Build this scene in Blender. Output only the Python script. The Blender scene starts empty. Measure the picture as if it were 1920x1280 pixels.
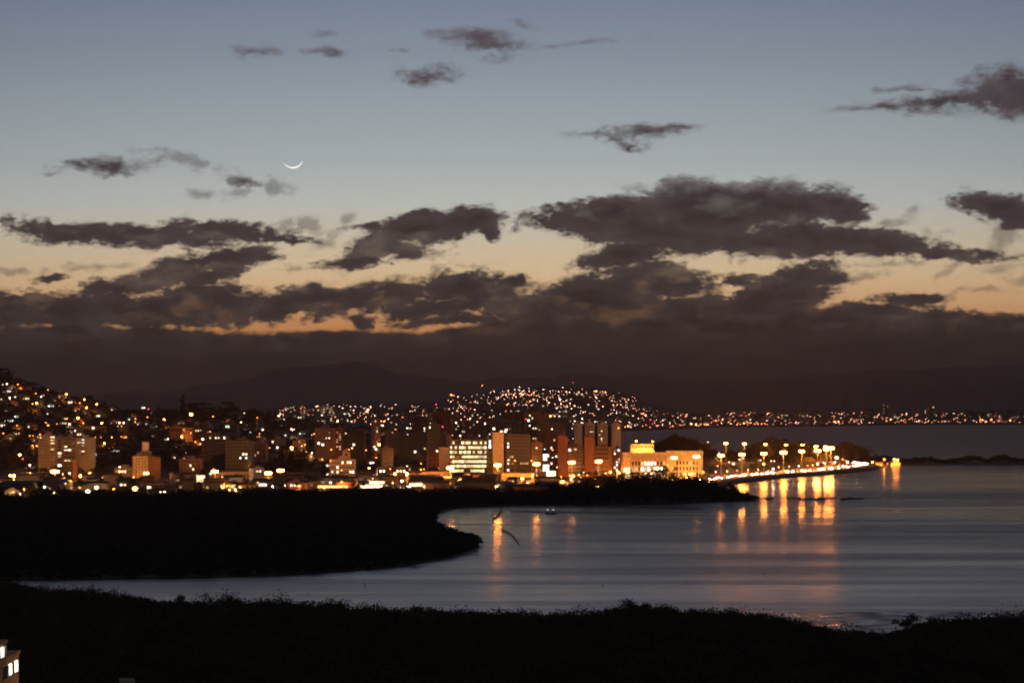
import bpy, math, random
import numpy as np
R = math.radians
rnd = random.Random(7)
C = bpy.context.scene.collection
sc = bpy.context.scene

# ------------------------------------------------------------------ camera
F, H, VH = 4277.0, 62.0, 748.0          # focal length in photo pixels, eye height, horizon row
cam_d = bpy.data.cameras.new("camera"); cam = bpy.data.objects.new("camera", cam_d); C.objects.link(cam)
cam.location = (0, 0, H); cam.rotation_euler = (R(90), 0, 0)
cam_d.sensor_width = 36; cam_d.lens = F / 1920 * 36; cam_d.shift_y = (VH - 640) / 1920
cam_d.clip_start = 1; cam_d.clip_end = 200000
sc.camera = cam
sc.view_settings.view_transform = 'Standard'; sc.view_settings.look = 'None'
sc.view_settings.exposure = 0; sc.view_settings.gamma = 1
sc.cycles.use_light_tree = True
sc.cycles.max_bounces = 5; sc.cycles.diffuse_bounces = 2; sc.cycles.glossy_bounces = 2
sc.cycles.sample_clamp_indirect = 6; sc.cycles.sample_clamp_direct = 0
sc.cycles.filter_width = 2.1
sc.cycles.use_denoising = True
sc.cycles.use_adaptive_sampling = True; sc.cycles.adaptive_min_samples = 16; sc.cycles.adaptive_threshold = .02

def lin(r, g, b):
    f = lambda c: (c/255/12.92) if c/255 <= .04045 else ((c/255+.055)/1.055)**2.4
    return (f(r), f(g), f(b), 1)

# ------------------------------------------------------------------ world: dusk sky with cloud banks
def build_world():
    w = bpy.data.worlds.new("World"); sc.world = w; w.use_nodes = True
    w.cycles.sampling_method = 'MANUAL'; w.cycles.sample_map_resolution = 512
    nt = w.node_tree; N = nt.nodes; L = nt.links; N.clear()
    def node(t, **k):
        n = N.new(t)
        for a, b in k.items(): setattr(n, a, b)
        return n
    def put(s, v):
        if hasattr(v, 'is_linked') or isinstance(v, bpy.types.NodeSocket): L.new(v, s)
        else: s.default_value = v
    def math_(op, a, b=0.0, c=0.0, clamp=False):
        n = node('ShaderNodeMath', operation=op, use_clamp=clamp)
        put(n.inputs[0], a); put(n.inputs[1], b); put(n.inputs[2], c); return n.outputs[0]
    def vmath(op, a, b=None, s=None):
        n = node('ShaderNodeVectorMath', operation=op); put(n.inputs[0], a)
        if b is not None: put(n.inputs[1], b)
        if s is not None: put(n.inputs['Scale'], s)
        return n.outputs['Value'] if op in ('LENGTH', 'DOT_PRODUCT') else n.outputs[0]
    def comb(x, y, z=0.0):
        n = node('ShaderNodeCombineXYZ'); put(n.inputs[0], x); put(n.inputs[1], y); put(n.inputs[2], z); return n.outputs[0]
    def noise(vec, scale, detail=6.0, rough=.55, color=False):
        n = node('ShaderNodeTexNoise'); L.new(vec, n.inputs['Vector'])
        n.inputs['Scale'].default_value = scale; n.inputs['Detail'].default_value = detail; n.inputs['Roughness'].default_value = rough
        return n.outputs['Color'] if color else n.outputs['Fac']
    def ramp(fac, stops, interp='LINEAR'):
        n = node('ShaderNodeValToRGB'); n.color_ramp.interpolation = interp
        e = n.color_ramp.elements
        while len(e) < len(stops): e.new(0.5)
        for i, (p, c) in enumerate(stops): e[i].position = p; e[i].color = c
        L.new(fac, n.inputs[0]); return n.outputs[0]
    def smooth(x, lo, hi):
        n = node('ShaderNodeMapRange', interpolation_type='SMOOTHSTEP')
        put(n.inputs['Value'], x); n.inputs['From Min'].default_value = lo; n.inputs['From Max'].default_value = hi
        return n.outputs['Result']
    def mix(f, a, b):
        n = node('ShaderNodeMix', data_type='RGBA'); put(n.inputs[0], f); put(n.inputs[6], a); put(n.inputs[7], b); return n.outputs[2]
    def scale_c(col, f):
        n = node('ShaderNodeVectorMath', operation='SCALE'); L.new(col, n.inputs[0]); put(n.inputs['Scale'], f); return n.outputs[0]
    tc = node('ShaderNodeTexCoord')
    sep = node('ShaderNodeSeparateXYZ'); L.new(tc.outputs['Generated'], sep.inputs[0])
    X, Y, Z = sep.outputs
    Yp = math_('MAXIMUM', Y, 0.05)
    u = math_('DIVIDE', X, Yp); v = math_('DIVIDE', Z, Yp)             # gnomonic direction coordinates towards the west
    u = math_('MULTIPLY_ADD', u, F/100, 9.6); v = math_('MULTIPLY_ADD', v, -F/100, VH/100)   # in units of 100 rows
    # clear sky colour by elevation (rows of 100)
    def vp(r): return (r + 1800) / 2600.0
    sky = ramp(math_('MULTIPLY_ADD', v, 100/2600.0, 1800/2600.0, True), [
        (vp(-1750), lin(52, 60, 78)), (vp(-900), lin(66, 76, 96)), (vp(-300), lin(92, 103, 126)), (vp(0), lin(116, 127, 147)), (vp(100), lin(131, 142, 154)),
        (vp(200), lin(150, 160, 166)), (vp(300), lin(169, 176, 179)), (vp(380), lin(192, 194, 188)), (vp(450), lin(216, 202, 176)),
        (vp(510), lin(238, 207, 164)), (vp(570), lin(252, 196, 140)), (vp(620), lin(255, 174, 106)), (vp(700), lin(220, 140, 96))])
    az = math_('SUBTRACT', u, 9.2)
    az = math_('MULTIPLY', az, az)
    az = math_('MULTIPLY_ADD', az, -0.0014, 1.03)
    az = math_('MAXIMUM', az, 0.45)
    sky = scale_c(sky, az)
    # cloud fields
    p = comb(u, v)
    ps = comb(math_('MULTIPLY', u, .55), math_('ADD', v, math_('MULTIPLY', u, .12)))
    warp1 = noise(ps, 1.3, 3, .5, True)
    warp2 = noise(comb(math_('MULTIPLY', u, .7), v), 5.0, 4, .55, True)
    w1 = vmath('SCALE', vmath('SUBTRACT', warp1, (.5, .5, .5)), s=.50)
    w2 = vmath('SCALE', vmath('SUBTRACT', warp2, (.5, .5, .5)), s=.20)
    pw = vmath('ADD', vmath('ADD', p, w1), w2)
    pw = vmath('MULTIPLY', pw, (1, 1, 0))
    def field(lst):
        acc = None
        for (cx, cy, a, b, rot) in lst:
            m = node('ShaderNodeMapping', vector_type='TEXTURE'); src = pw
            if acc is not None:                      # tie each term to the last one, so that they are evaluated in turn
                t = node('ShaderNodeVectorMath', operation='MULTIPLY_ADD'); L.new(acc, t.inputs[0]); t.inputs[1].default_value = (1e-7, 1e-7, 0); L.new(pw, t.inputs[2]); src = t.outputs[0]
            L.new(src, m.inputs[0])
            m.inputs['Location'].default_value = (cx/100, cy/100, 0)
            m.inputs['Rotation'].default_value = (0, 0, R(rot))
            m.inputs['Scale'].default_value = (a/100, b/100, 1)
            l = vmath('LENGTH', m.outputs[0])
            k = math.sqrt(b*18)/100
            f = math_('MULTIPLY_ADD', l, -k, k)
            acc = f if acc is None else math_('SMOOTH_MAX', acc, f, 0.06)
        return acc
    thick = [
        (905,78,80,24,3),(950,86,60,14,0),(800,142,70,19,0),(478,92,50,13,5),(597,105,42,10,2),
        (1915,172,130,52,-4),(1840,182,110,26,-6),(1770,192,150,17,-4),(1660,199,105,10,0),(1715,171,40,4,0),
        (1215,250,105,14,-3),(1275,242,45,8,-3),(1175,272,48,9,5),
        (195,312,95,15,0),(457,339,32,9,12),
        (120,426,110,16,4),(240,440,190,22,3),(330,450,120,16,0),(430,432,110,17,2),(520,440,60,6,2),
        (690,422,38,6,0),(1480,366,120,24,2),(1330,366,90,24,0),(80,578,220,34,0),(300,582,200,32,0),(1120,570,140,40,-6),(1450,565,120,36,-14),
        (790,428,105,28,-8),(705,458,80,28,-25),(890,412,60,20,-4),(918,430,16,20,0),(665,488,58,15,-5),(745,470,70,16,-5),
        (1430,380,175,42,4),(1320,400,130,58,0),(1135,405,150,30,-4),(1262,358,40,22,0),(1215,435,170,30,3),(1175,480,90,24,-8),(1565,385,55,28,8),(1290,450,110,30,0),
        (1640,452,115,30,6),(1540,450,140,30,3),(1770,476,120,10,3),(1450,465,130,24,2),
        (1865,388,80,26,4),(1905,412,50,18,0),
        (435,488,80,25,-14),(330,512,85,26,-14),(230,535,95,18,-8),(400,522,60,16,-10),(495,485,35,8,-5),(92,518,28,8,-5),
        (40,582,160,34,0),(200,582,180,32,0),(380,570,130,36,0),(120,600,240,18,0),(380,598,120,16,0),
        (555,572,115,30,-10),(660,562,110,26,-8),(720,550,80,24,-5),(865,535,85,30,-4),(800,575,90,24,-4),(520,590,80,14,0),(900,565,70,24,-10),(955,530,34,16,0),(682,601,22,9,0),(850,603,110,10,0),
        (1080,565,165,40,-12),(1200,535,125,38,-3),(1255,522,85,22,8),(1150,585,240,32,0),(1000,590,90,18,0),
        (1440,555,120,36,-22),(1500,532,85,28,-14),(1410,588,150,34,0),(1300,592,90,22,0),(1385,525,32,10,0),(1560,525,30,16,0),
        (1705,563,70,13,0),(1650,592,120,20,2),(1780,604,100,22,4),(1890,612,90,22,0),(1560,600,150,26,0)]
    thin = [
        (1090,82,115,8,-6),(620,75,34,8,0),(742,99,30,9,0),(990,48,34,9,10),(930,110,60,8,0),(830,68,40,12,0),
        (350,305,110,15,8),(100,330,30,5,0),(375,362,28,14,0),(437,364,28,16,0),(1690,165,80,10,-6),(1100,262,60,9,0),
        (580,415,30,22,-20),(648,405,24,16,0),(522,352,36,22,20),(530,420,22,18,0),(790,478,60,14,0),(870,495,60,7,0),(610,440,60,14,-30),(1190,352,50,14,0),(1170,470,70,30,0),
        (1680,408,70,12,-10),(1830,365,70,5,0),(1720,440,60,14,0),(1880,440,40,40,20),(1790,500,50,12,-30),(1880,500,50,14,0),
        (560,503,40,8,-10),(150,500,120,10,0),(280,500,60,9,-20),(20,505,60,9,0),(960,560,60,40,-30),(1620,520,70,9,-15),(1650,500,90,8,0),
        (780,520,60,14,-20),(620,590,120,12,0),(1370,430,200,60,0),(1930,520,60,14,0),(1840,545,60,10,0),(690,530,80,14,-10),(1320,560,50,40,-30)]
    f1 = field(thick); f2 = field(thin)
    det = noise(comb(math_('MULTIPLY', u, .62), math_('ADD', v, math_('MULTIPLY', u, .08))), 4.2, 9, .62)
    det = math_('SUBTRACT', det, .5)
    fine = math_('SUBTRACT', noise(comb(math_('MULTIPLY', u, .45), v), 16, 6, .6), .5)
    d1 = math_('ADD', math_('ADD', f1, .030), math_('MULTIPLY', det, .34)); d1 = math_('ADD', d1, math_('MULTIPLY', fine, .17))
    a1h = smooth(d1, -.040, .075); a1s = smooth(d1, -.02, .19)
    up = smooth(v, 2.9, 3.9); a1 = math_('ADD', math_('MULTIPLY', a1h, up), math_('MULTIPLY', a1s, math_('SUBTRACT', 1.0, up)))
    d2 = math_('ADD', f2, math_('MULTIPLY', det, .55))
    a2 = math_('MULTIPLY', smooth(d2, -.02, .16), .50)
    # low bank that closes the sky above the hills
    edge = noise(comb(math_('MULTIPLY', u, .5), 3.7), 1.1, 8, .6)
    step = smooth(u, 7.6, 10.2)
    rowb = math_('MULTIPLY_ADD', edge, -.34, 6.24); rowb = math_('ADD', rowb, math_('MULTIPLY', math_('SUBTRACT', smooth(u, 1.2, 5.2), step), .14)); rowb = math_('SUBTRACT', rowb, math_('MULTIPLY', step, .16))
    d3 = math_('ADD', math_('SUBTRACT', v, rowb), math_('MULTIPLY', det, .25))
    a3 = smooth(d3, -.03, .07)
    a = math_('SUBTRACT', 1.0, math_('MULTIPLY', math_('MULTIPLY', math_('SUBTRACT', 1.0, a1), math_('SUBTRACT', 1.0, a2)), math_('SUBTRACT', 1.0, a3)))
    # streaks of thinner cloud inside the bank
    veil = noise(comb(math_('MULTIPLY', u, .16), v), 4.0, 5, .6)
    tone = noise(comb(math_('MULTIPLY', u, .5), v), 2.4, 7, .6)
    ccol = ramp(math_('MULTIPLY', v, .125, 0, True), [
        (0.0, lin(94, 88, 95)), (.18, lin(80, 73, 78)), (.30, lin(78, 70, 74)), (.45, lin(68, 60, 60)), (.60, lin(70, 61, 60)), (.72, lin(70, 60, 58)), (.80, lin(77, 65, 61)), (.88, lin(74, 59, 54)), (.96, lin(70, 52, 46))])
    side = math_('MULTIPLY_ADD', smooth(u, 6.0, 19.0), -.28, .97)
    low = smooth(v, 5.7, 6.6)
    side = math_('ADD', math_('MULTIPLY', math_('SUBTRACT', side, 1.0), low), 1.0)
    ccol = scale_c(ccol, side)
    ccol = scale_c(ccol, math_('MULTIPLY_ADD', math_('SUBTRACT', tone, .5), 1.5, 1.0))
    rim = math_('MULTIPLY', math_('SUBTRACT', 1.0, smooth(d1, .04, .34)), math_('SUBTRACT', 1.0, a3))
    ccol = scale_c(ccol, math_('MULTIPLY_ADD', rim, .42, .70))
    ccol = scale_c(ccol, math_('MULTIPLY_ADD', math_('MULTIPLY', smooth(veil, .5, .75), a3), .45, 1.0))
    patch = smooth(noise(comb(math_('MULTIPLY', u, .5), math_('ADD', v, 7.0)), 1.6, 6, .6), .52, .70)
    inner = math_('MULTIPLY', patch, .13)
    ccol = mix(math_('MULTIPLY', inner, math_('SUBTRACT', 1.0, smooth(v, 5.9, 6.5))), ccol, sky)
    topb = math_('MULTIPLY', math_('MULTIPLY', math_('SUBTRACT', 1.0, smooth(d3, .05, .45)), a3), smooth(tone, .38, .62))
    ccol = scale_c(ccol, math_('MULTIPLY_ADD', topb, .55, 1.0))
    # the clouds only fill the western half; overhead they turn into a thin dark sheet
    west = smooth(Y, .25, .6)
    a = math_('MULTIPLY', a, west)
    col = mix(a, sky, ccol)
    back = ramp(math_('MULTIPLY_ADD', Z, 1.0, 0.0, True), [(0, lin(54, 42, 38)), (.3, lin(46, 42, 46)), (1, lin(44, 48, 60))])
    col = mix(smooth(Y, .0, .45), back, col)
    hi = smooth(Z, .17, .6)
    col = mix(hi, col, back)
    bg = node('ShaderNodeBackground'); L.new(col, bg.inputs[0]); bg.inputs[1].default_value = 1.19
    out = node('ShaderNodeOutputWorld'); L.new(bg.outputs[0], out.inputs[0])
build_world()

# ------------------------------------------------------------------ materials
MATS = {}
def mat(name, col, rough=.8, metal=0.0, var=.25, scale=.6, emit=None, strength=0, sample=False, bump=0.0):
    if name in MATS: return MATS[name]
    m = bpy.data.materials.new(name); m.use_nodes = True; nt = m.node_tree; N = nt.nodes; L = nt.links
    b = N['Principled BSDF']; b.inputs['Roughness'].default_value = rough; b.inputs['Metallic'].default_value = metal
    tc = N.new('ShaderNodeTexCoord'); n = N.new('ShaderNodeTexNoise'); n.inputs['Scale'].default_value = scale; n.inputs['Detail'].default_value = 5
    L.new(tc.outputs['Object'], n.inputs['Vector'])
    cr = N.new('ShaderNodeValToRGB'); e = cr.color_ramp.elements
    e[0].position = .3; e[1].position = .7
    e[0].color = tuple(c*(1-var) for c in col[:3]) + (1,); e[1].color = tuple(min(1, c*(1+var)) for c in col[:3]) + (1,)
    L.new(n.outputs['Fac'], cr.inputs[0]); L.new(cr.outputs[0], b.inputs['Base Color'])
    if bump:
        bp = N.new('ShaderNodeBump'); bp.inputs['Strength'].default_value = bump; L.new(n.outputs['Fac'], bp.inputs['Height']); L.new(bp.outputs[0], b.inputs['Normal'])
    if emit:
        b.inputs['Emission Color'].default_value = tuple(emit[:3]) + (1,); b.inputs['Emission Strength'].default_value = strength
        m.cycles.emission_sampling = 'AUTO' if sample else 'NONE'
    MATS[name] = m; return m

def room_mat(name, col, strength, sample=False, cell=1.2):
    """a lit window: blinds, furniture and the lamp behind make it uneven"""
    if name in MATS: return MATS[name]
    m = bpy.data.materials.new(name); m.use_nodes = True; nt = m.node_tree; N = nt.nodes; L = nt.links
    b = N['Principled BSDF']; b.inputs['Base Color'].default_value = (.1, .1, .1, 1); b.inputs['Roughness'].default_value = .2
    tc = N.new('ShaderNodeTexCoord'); n = N.new('ShaderNodeTexNoise'); n.inputs['Scale'].default_value = cell; n.inputs['Detail'].default_value = 2
    L.new(tc.outputs['Object'], n.inputs['Vector'])
    mr = N.new('ShaderNodeMapRange'); mr.inputs['From Min'].default_value = .3; mr.inputs['From Max'].default_value = .7
    mr.inputs['To Min'].default_value = strength*.45; mr.inputs['To Max'].default_value = strength*1.4
    oi = N.new('ShaderNodeObjectInfo'); ad = N.new('ShaderNodeVectorMath'); L.new(tc.outputs['Object'], ad.inputs[0])
    sc_ = N.new('ShaderNodeVectorMath'); sc_.operation = 'SCALE'; sc_.inputs[0].default_value = (37, 19, 53); L.new(oi.outputs['Random'], sc_.inputs['Scale']); L.new(sc_.outputs[0], ad.inputs[1]); L.new(ad.outputs[0], n.inputs['Vector'])
    L.new(n.outputs['Fac'], mr.inputs['Value']); mu = N.new('ShaderNodeMath'); mu.operation = 'MULTIPLY'
    rv = N.new('ShaderNodeMapRange'); rv.inputs['To Min'].default_value = .35; rv.inputs['To Max'].default_value = 1.35; L.new(oi.outputs['Random'], rv.inputs['Value'])
    L.new(mr.outputs[0], mu.inputs[0]); L.new(rv.outputs[0], mu.inputs[1]); L.new(mu.outputs[0], b.inputs['Emission Strength'])
    b.inputs['Emission Color'].default_value = tuple(col) + (1,)
    m.cycles.emission_sampling = 'AUTO' if sample else 'NONE'
    MATS[name] = m; return m

ORANGE = (1.0, .25, .032); AMBER = (1.0, .38, .09); WHITE = (1.0, .62, .40); COOL = (.86, 1.0, .95); RED = (1.0, .08, .08)
LAMP = {
    'O': mat('sodium lamp', (.5, .3, .1), emit=ORANGE, strength=13, sample=True),
    'Y': mat('amber lamp', (.5, .4, .2), emit=AMBER, strength=11, sample=True),
    'W': mat('white lamp', (.5, .5, .5), emit=WHITE, strength=9, sample=True),
    'R': mat('red beacon', (.4, .02, .02), emit=(1, .04, .08), strength=14, sample=False)}
FAR = {
    'O': mat('far sodium lamp', (.5, .3, .1), emit=(1, .30, .09), strength=17),
    'W': mat('far white lamp', (.5, .5, .5), emit=(1, .54, .35), strength=14),
    'R': mat('far red lamp', (.4, .02, .02), emit=(1, .06, .06), strength=7)}
LIT = {
    'w': room_mat('room light white', (1, .86, .66), 5), 'y': room_mat('room light yellow', (1, .74, .36), 3.5),
    'c': room_mat('room light cool', (.80, 1, .92), 3.5), 'd': room_mat('room light dim', (1, .62, .34), .9),
    'o': room_mat('room light orange', (1, .42, .10), 3.0)}
OFFICE = room_mat('office ceiling light', (1.0, .84, .42), 1.9, True, .45)
SHOP = room_mat('shop light', (1.0, .70, .38), 4, True, .9)
GLASS = mat('dark window glass', (.03, .03, .035), rough=.12, var=.3)
WALLS = {
    'beige': mat('beige render', (.50, .42, .33), bump=.2), 'cream': mat('cream render', (.62, .55, .42)), 'grey': mat('grey render', (.28, .27, .26)),
    'brown': mat('brown tile cladding', (.26, .15, .10)), 'rust': mat('rust red render', (.34, .15, .09)), 'mauve': mat('mauve grey render', (.34, .26, .24)),
    'dark': mat('dark grey cladding', (.10, .10, .10)), 'green': mat('grey green render', (.18, .19, .16)), 'white': mat('white render', (.75, .73, .68)),
    'pink': mat('pink render', (.45, .28, .24)), 'ochre': mat('ochre render', (.52, .34, .15)), 'stone': mat('pale stone', (.60, .50, .36), bump=.2)}
ROOF = {'tile': mat('clay roof tiles', (.20, .08, .05)), 'grey': mat('fibre cement roof', (.16, .16, .16)), 'flat': mat('tar roof', (.07, .07, .07))}
METAL = mat('galvanised steel', (.35, .34, .32), rough=.45, metal=.6)
CONC = mat('weathered concrete', (.30, .29, .27), bump=.3)
BARK = mat('bark', (.05, .038, .028)); LEAF = mat('leaves', (.045, .060, .028), rough=.9, var=.5, scale=.2); MANG = mat('mangrove leaves', (.020, .024, .013), rough=.95, var=.6, scale=.12)
MUD = mat('dark mud', (.035, .03, .026), rough=.6); SOIL = mat('hillside ground', (.035, .033, .022), var=.5, scale=.03)

# ------------------------------------------------------------------ mesh helpers
class MB:
    def __init__(s): s.v = []; s.f = []
    def quad(s, a, b, c, d): n = len(s.v); s.v += [a, b, c, d]; s.f.append((n, n+1, n+2, n+3)); return s
    def poly(s, pts): n = len(s.v); s.v += list(pts); s.f.append(tuple(range(n, n+len(pts)))); return s
    def box(s, x0, x1, y0, y1, z0, z1):
        n = len(s.v)
        s.v += [(x0,y0,z0),(x1,y0,z0),(x1,y1,z0),(x0,y1,z0),(x0,y0,z1),(x1,y0,z1),(x1,y1,z1),(x0,y1,z1)]
        for q in ((0,3,2,1),(4,5,6,7),(0,1,5,4),(1,2,6,5),(2,3,7,6),(3,0,4,7)): s.f.append(tuple(n+i for i in q))
        return s
    def tube(s, a, b, r0, r1, k=8):
        a = np.array(a, float); b = np.array(b, float); d = b-a; d /= (np.linalg.norm(d)+1e-9)
        h = np.cross(d, (0, 0, 1)) if abs(d[2]) < .9 else np.cross(d, (1, 0, 0)); h /= np.linalg.norm(h); g = np.cross(d, h)
        n = len(s.v)
        for i in range(k):
            t = 2*math.pi*i/k; o = h*math.cos(t)+g*math.sin(t); s.v.append(tuple(a+o*r0)); s.v.append(tuple(b+o*r1))
        for i in range(k):
            j = (i+1) % k; s.f.append((n+2*i, n+2*j, n+2*j+1, n+2*i+1))
        s.f.append(tuple(n+2*i for i in range(k))[::-1]); s.f.append(tuple(n+2*i+1 for i in range(k)))
        return s
    def blob(s, c, rx, ry, rz, seg=8, rings=5, top=1.0):
        n = len(s.v); s.v.append((c[0], c[1], c[2]+rz*top))
        for i in range(1, rings):
            t = math.pi*i/rings
            for j in range(seg):
                p = 2*math.pi*j/seg; s.v.append((c[0]+rx*math.sin(t)*math.cos(p), c[1]+ry*math.sin(t)*math.sin(p), c[2]+rz*math.cos(t)))
        s.v.append((c[0], c[1], c[2]-rz)); last = len(s.v)-1
        for j in range(seg):
            k = (j+1) % seg; s.f.append((n, n+1+j, n+1+k))
            for i in range(rings-2):
                a = n+1+i*seg; s.f.append((a+j, a+seg+j, a+seg+k, a+k))
            a = n+1+(rings-2)*seg; s.f.append((last, a+k, a+j))
        return s
    def mesh(s, name, m):
        me = bpy.data.meshes.new(name); me.from_pydata(s.v, [], s.f); me.materials.append(m); return me
    def build(s, name, m, parent=None, loc=None): return link(name, s.mesh(name, m), parent, loc)
def link(name, me, parent=None, loc=None, rz=0, scale=None):
    o = bpy.data.objects.new(name, me); C.objects.link(o)
    if parent: o.parent = parent
    if loc is not None: o.location = loc
    if rz: o.rotation_euler.z = rz
    if scale: o.scale = scale if hasattr(scale, '__len__') else (scale,)*3
    return o
def raw_mesh(name, V, Fq, m):
    me = bpy.data.meshes.new(name); nv = len(V); nf = len(Fq); k = Fq.shape[1]
    me.vertices.add(nv); me.vertices.foreach_set('co', V.astype(np.float32).ravel())
    me.loops.add(nf*k); me.loops.foreach_set('vertex_index', Fq.astype(np.int32).ravel())
    me.polygons.add(nf); me.polygons.foreach_set('loop_start', np.arange(0, nf*k, k, dtype=np.int32)); me.polygons.foreach_set('loop_total', np.full(nf, k, dtype=np.int32))
    me.update(calc_edges=True); me.validate(); me.materials.append(m); return me
ALL = []
def tag(o, label, cat, group=None, px=None, v=None):
    o['label'] = label; o['category'] = cat
    if group: o['group'] = group
    if px is not None: ALL.append((o, px, v))
    return o
def kind(o, k): o['kind'] = k; return o
def thing(name, loc, label, cat, group=None, rz=0, px=None, v=None):
    o = link(name, None, None, loc, rz); o.empty_display_size = .5
    return tag(o, label, cat, group, px, v)
def P(px, v, D): return ((px-960)/F*D, D, H-(v-VH)/F*D)
def Z_(v, D): return H-(v-VH)/F*D
def X_(px, D): return (px-960)/F*D
def D0(v, z=0.0): return (H-z)*F/(v-VH)
def shine(parent, z, watts, col, r=.4):
    ld = bpy.data.lights.new('lamp_light', 'POINT'); ld.energy = watts; ld.color = col; ld.shadow_soft_size = r
    o = bpy.data.objects.new('lamp_light', ld); C.objects.link(o); o.parent = parent; o.location = (0, 0, z); return o
def interp(t, pts): return float(np.interp(t, [p[0] for p in pts], [p[1] for p in pts]))

# ------------------------------------------------------------------ terrain
def nz(x, y): return math.sin(x*.021+1.3)*math.cos(y*.017)+.5*math.sin(x*.057+y*.043)+.3*math.sin(x*.13-y*.09)
FRONT = [(-700,1462),(650,1475),(900,1500),(1290,1520),(1330,1600),(1345,1675),(1400,1745),(1500,1829),(1590,1935),(1622,2040),(1640,2090)]
SKY_A = [(-700,640),(-200,680),(0,704),(30,714),(60,724),(100,737),(150,750),(200,764),(240,774),(300,775),(350,772),(430,771),(500,779),(560,792),(620,799),(680,803),(750,809),(850,818),(1000,833),(1100,845),(1170,858),(1260,862),(1700,862)]
def town_z(px, D):
    fr = interp(px, FRONT); x = X_(px, D)
    if D < fr: return -3.0
    t = min(1, max(0, (D-1720)/800.)); zs = max(3.0, Z_(interp(px, SKY_A), 2520))
    z = 3.0+(zs-3.0)*(t*t*(3-2*t)*.35+t*.65)+nz(x, D)*1.8*t
    if D > 2520: z -= (D-2520)*.12
    # wooded knolls on the point
    for (kx, kd, rx, rd, hh) in ((1285,2120,66,110,13),(1255,2120,40,110,6),(1480,2210,75,80,9),(1440,2200,40,60,6),(1590,2170,32,60,9)):
        q = ((px-kx)/rx)**2+((D-kd)/rd)**2
        if q < 1: z += hh*(1-q)**.8
    return z
def back_a(px): return 3000 if px < 1150 else (2260 if px > 1200 else 3000-(px-1150)*14.8)
def grid_mesh(name, pxs, rows, fn, m):
    V = []; n = len(rows)
    for px in pxs:
        for r in rows: V.append(fn(px, r))
    Fq = []
    for i in range(len(pxs)-1):
        for j in range(n-1): a = i*n+j; Fq.append((a, a+n, a+n+1, a+1))
    me = raw_mesh(name, np.array(V), np.array(Fq), m)
    for p in me.polygons: p.use_smooth = True
    return link(name, me)
def fa(px, r):
    fr = interp(px, FRONT); bk = back_a(px); D = fr+r*(bk-fr) if r >= 0 else fr-8
    z = -3.0 if (r < 0 or r >= 1) else town_z(px, D+.01)
    if px > 1632: z = -3.0
    if r >= 1: D = bk+12
    return (X_(px, D), D, z)
rows = [-1, 0.0005, .01]+[i/70 for i in range(1, 70)]+[.999, 1.0]
kind(grid_mesh('ground', [-600+12*i for i in range(187)], rows, fa, SOIL), 'structure')
SHORE_B = [(200,3500),(1100,3600),(1168,4419),(1300,4821),(1350,5099),(1500,5150),(1700,5524),(2300,5600)]
SKY_B = [(200,790),(450,772),(500,768),(560,762),(620,757),(690,755),(750,760),(830,752),(850,744),(900,736),(960,729),(1020,725),(1080,723),(1140,731),(1190,741),(1215,762),(1260,770),(1320,772),(1400,770),(1450,770),(1520,774),(1600,768),(1650,771),(1740,771),(1850,772),(1920,771),(2200,771)]
def far_z(px, D):
    fr = interp(px, SHORE_B)
    if D < fr: return -3.0
    t = min(1, (D-fr)/1500.); zs = Z_(interp(px, SKY_B), fr+1500)
    return 2.5+(zs-2.5)*t+nz(X_(px, D)*.4, D*.4)*2.2*t
def fb(px, r):
    fr = interp(px, SHORE_B); D = fr+r*2600
    z = far_z(px, D+.1) if 0 <= r < 1 else -5
    return (X_(px, D), D, z)
kind(grid_mesh('far_shore_hills', [250+12*i for i in range(170)], [-.01, 0.0]+[i/40 for i in range(1, 41)], fb, mat('far hillside ground', (.045, .038, .032), var=.4, scale=.01)), 'structure')
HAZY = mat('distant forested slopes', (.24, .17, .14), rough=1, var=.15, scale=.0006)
def ridge(name, D, pts, m):
    x0, x1 = pts[0][0], pts[-1][0]
    def fr_(px, r):
        vt = interp(px, pts)+2.5*math.sin(px*.045)+1.6*math.sin(px*.11+1)+.8*math.sin(px*.27); zt = Z_(vt, D)
        return (X_(px, D+r*3000), D+r*3000+nz(px*8, r*900)*120, zt*[0, .35, .7, .9, 1, .7, 0][int(round((r+1)*3))] if zt > 0 else 0)
    kind(grid_mesh(name, np.arange(x0, x1, 9), [-1, -2/3, -1/3, 0, 1/3, 2/3, 1], fr_, m), 'structure')
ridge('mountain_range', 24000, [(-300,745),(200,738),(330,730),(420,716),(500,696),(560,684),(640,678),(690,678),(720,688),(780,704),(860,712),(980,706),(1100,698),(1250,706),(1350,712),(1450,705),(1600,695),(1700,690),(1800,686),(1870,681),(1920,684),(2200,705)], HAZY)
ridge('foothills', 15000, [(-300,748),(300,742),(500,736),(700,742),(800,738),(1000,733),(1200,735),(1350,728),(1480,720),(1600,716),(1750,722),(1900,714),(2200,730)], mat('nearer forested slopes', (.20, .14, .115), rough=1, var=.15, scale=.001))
mb = MB(); mb.quad((-30000, -3000, -4), (30000, -3000, -4), (30000, 40000, -4), (-30000, 40000, -4)); kind(mb.build('seabed', MUD), 'structure')

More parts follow.
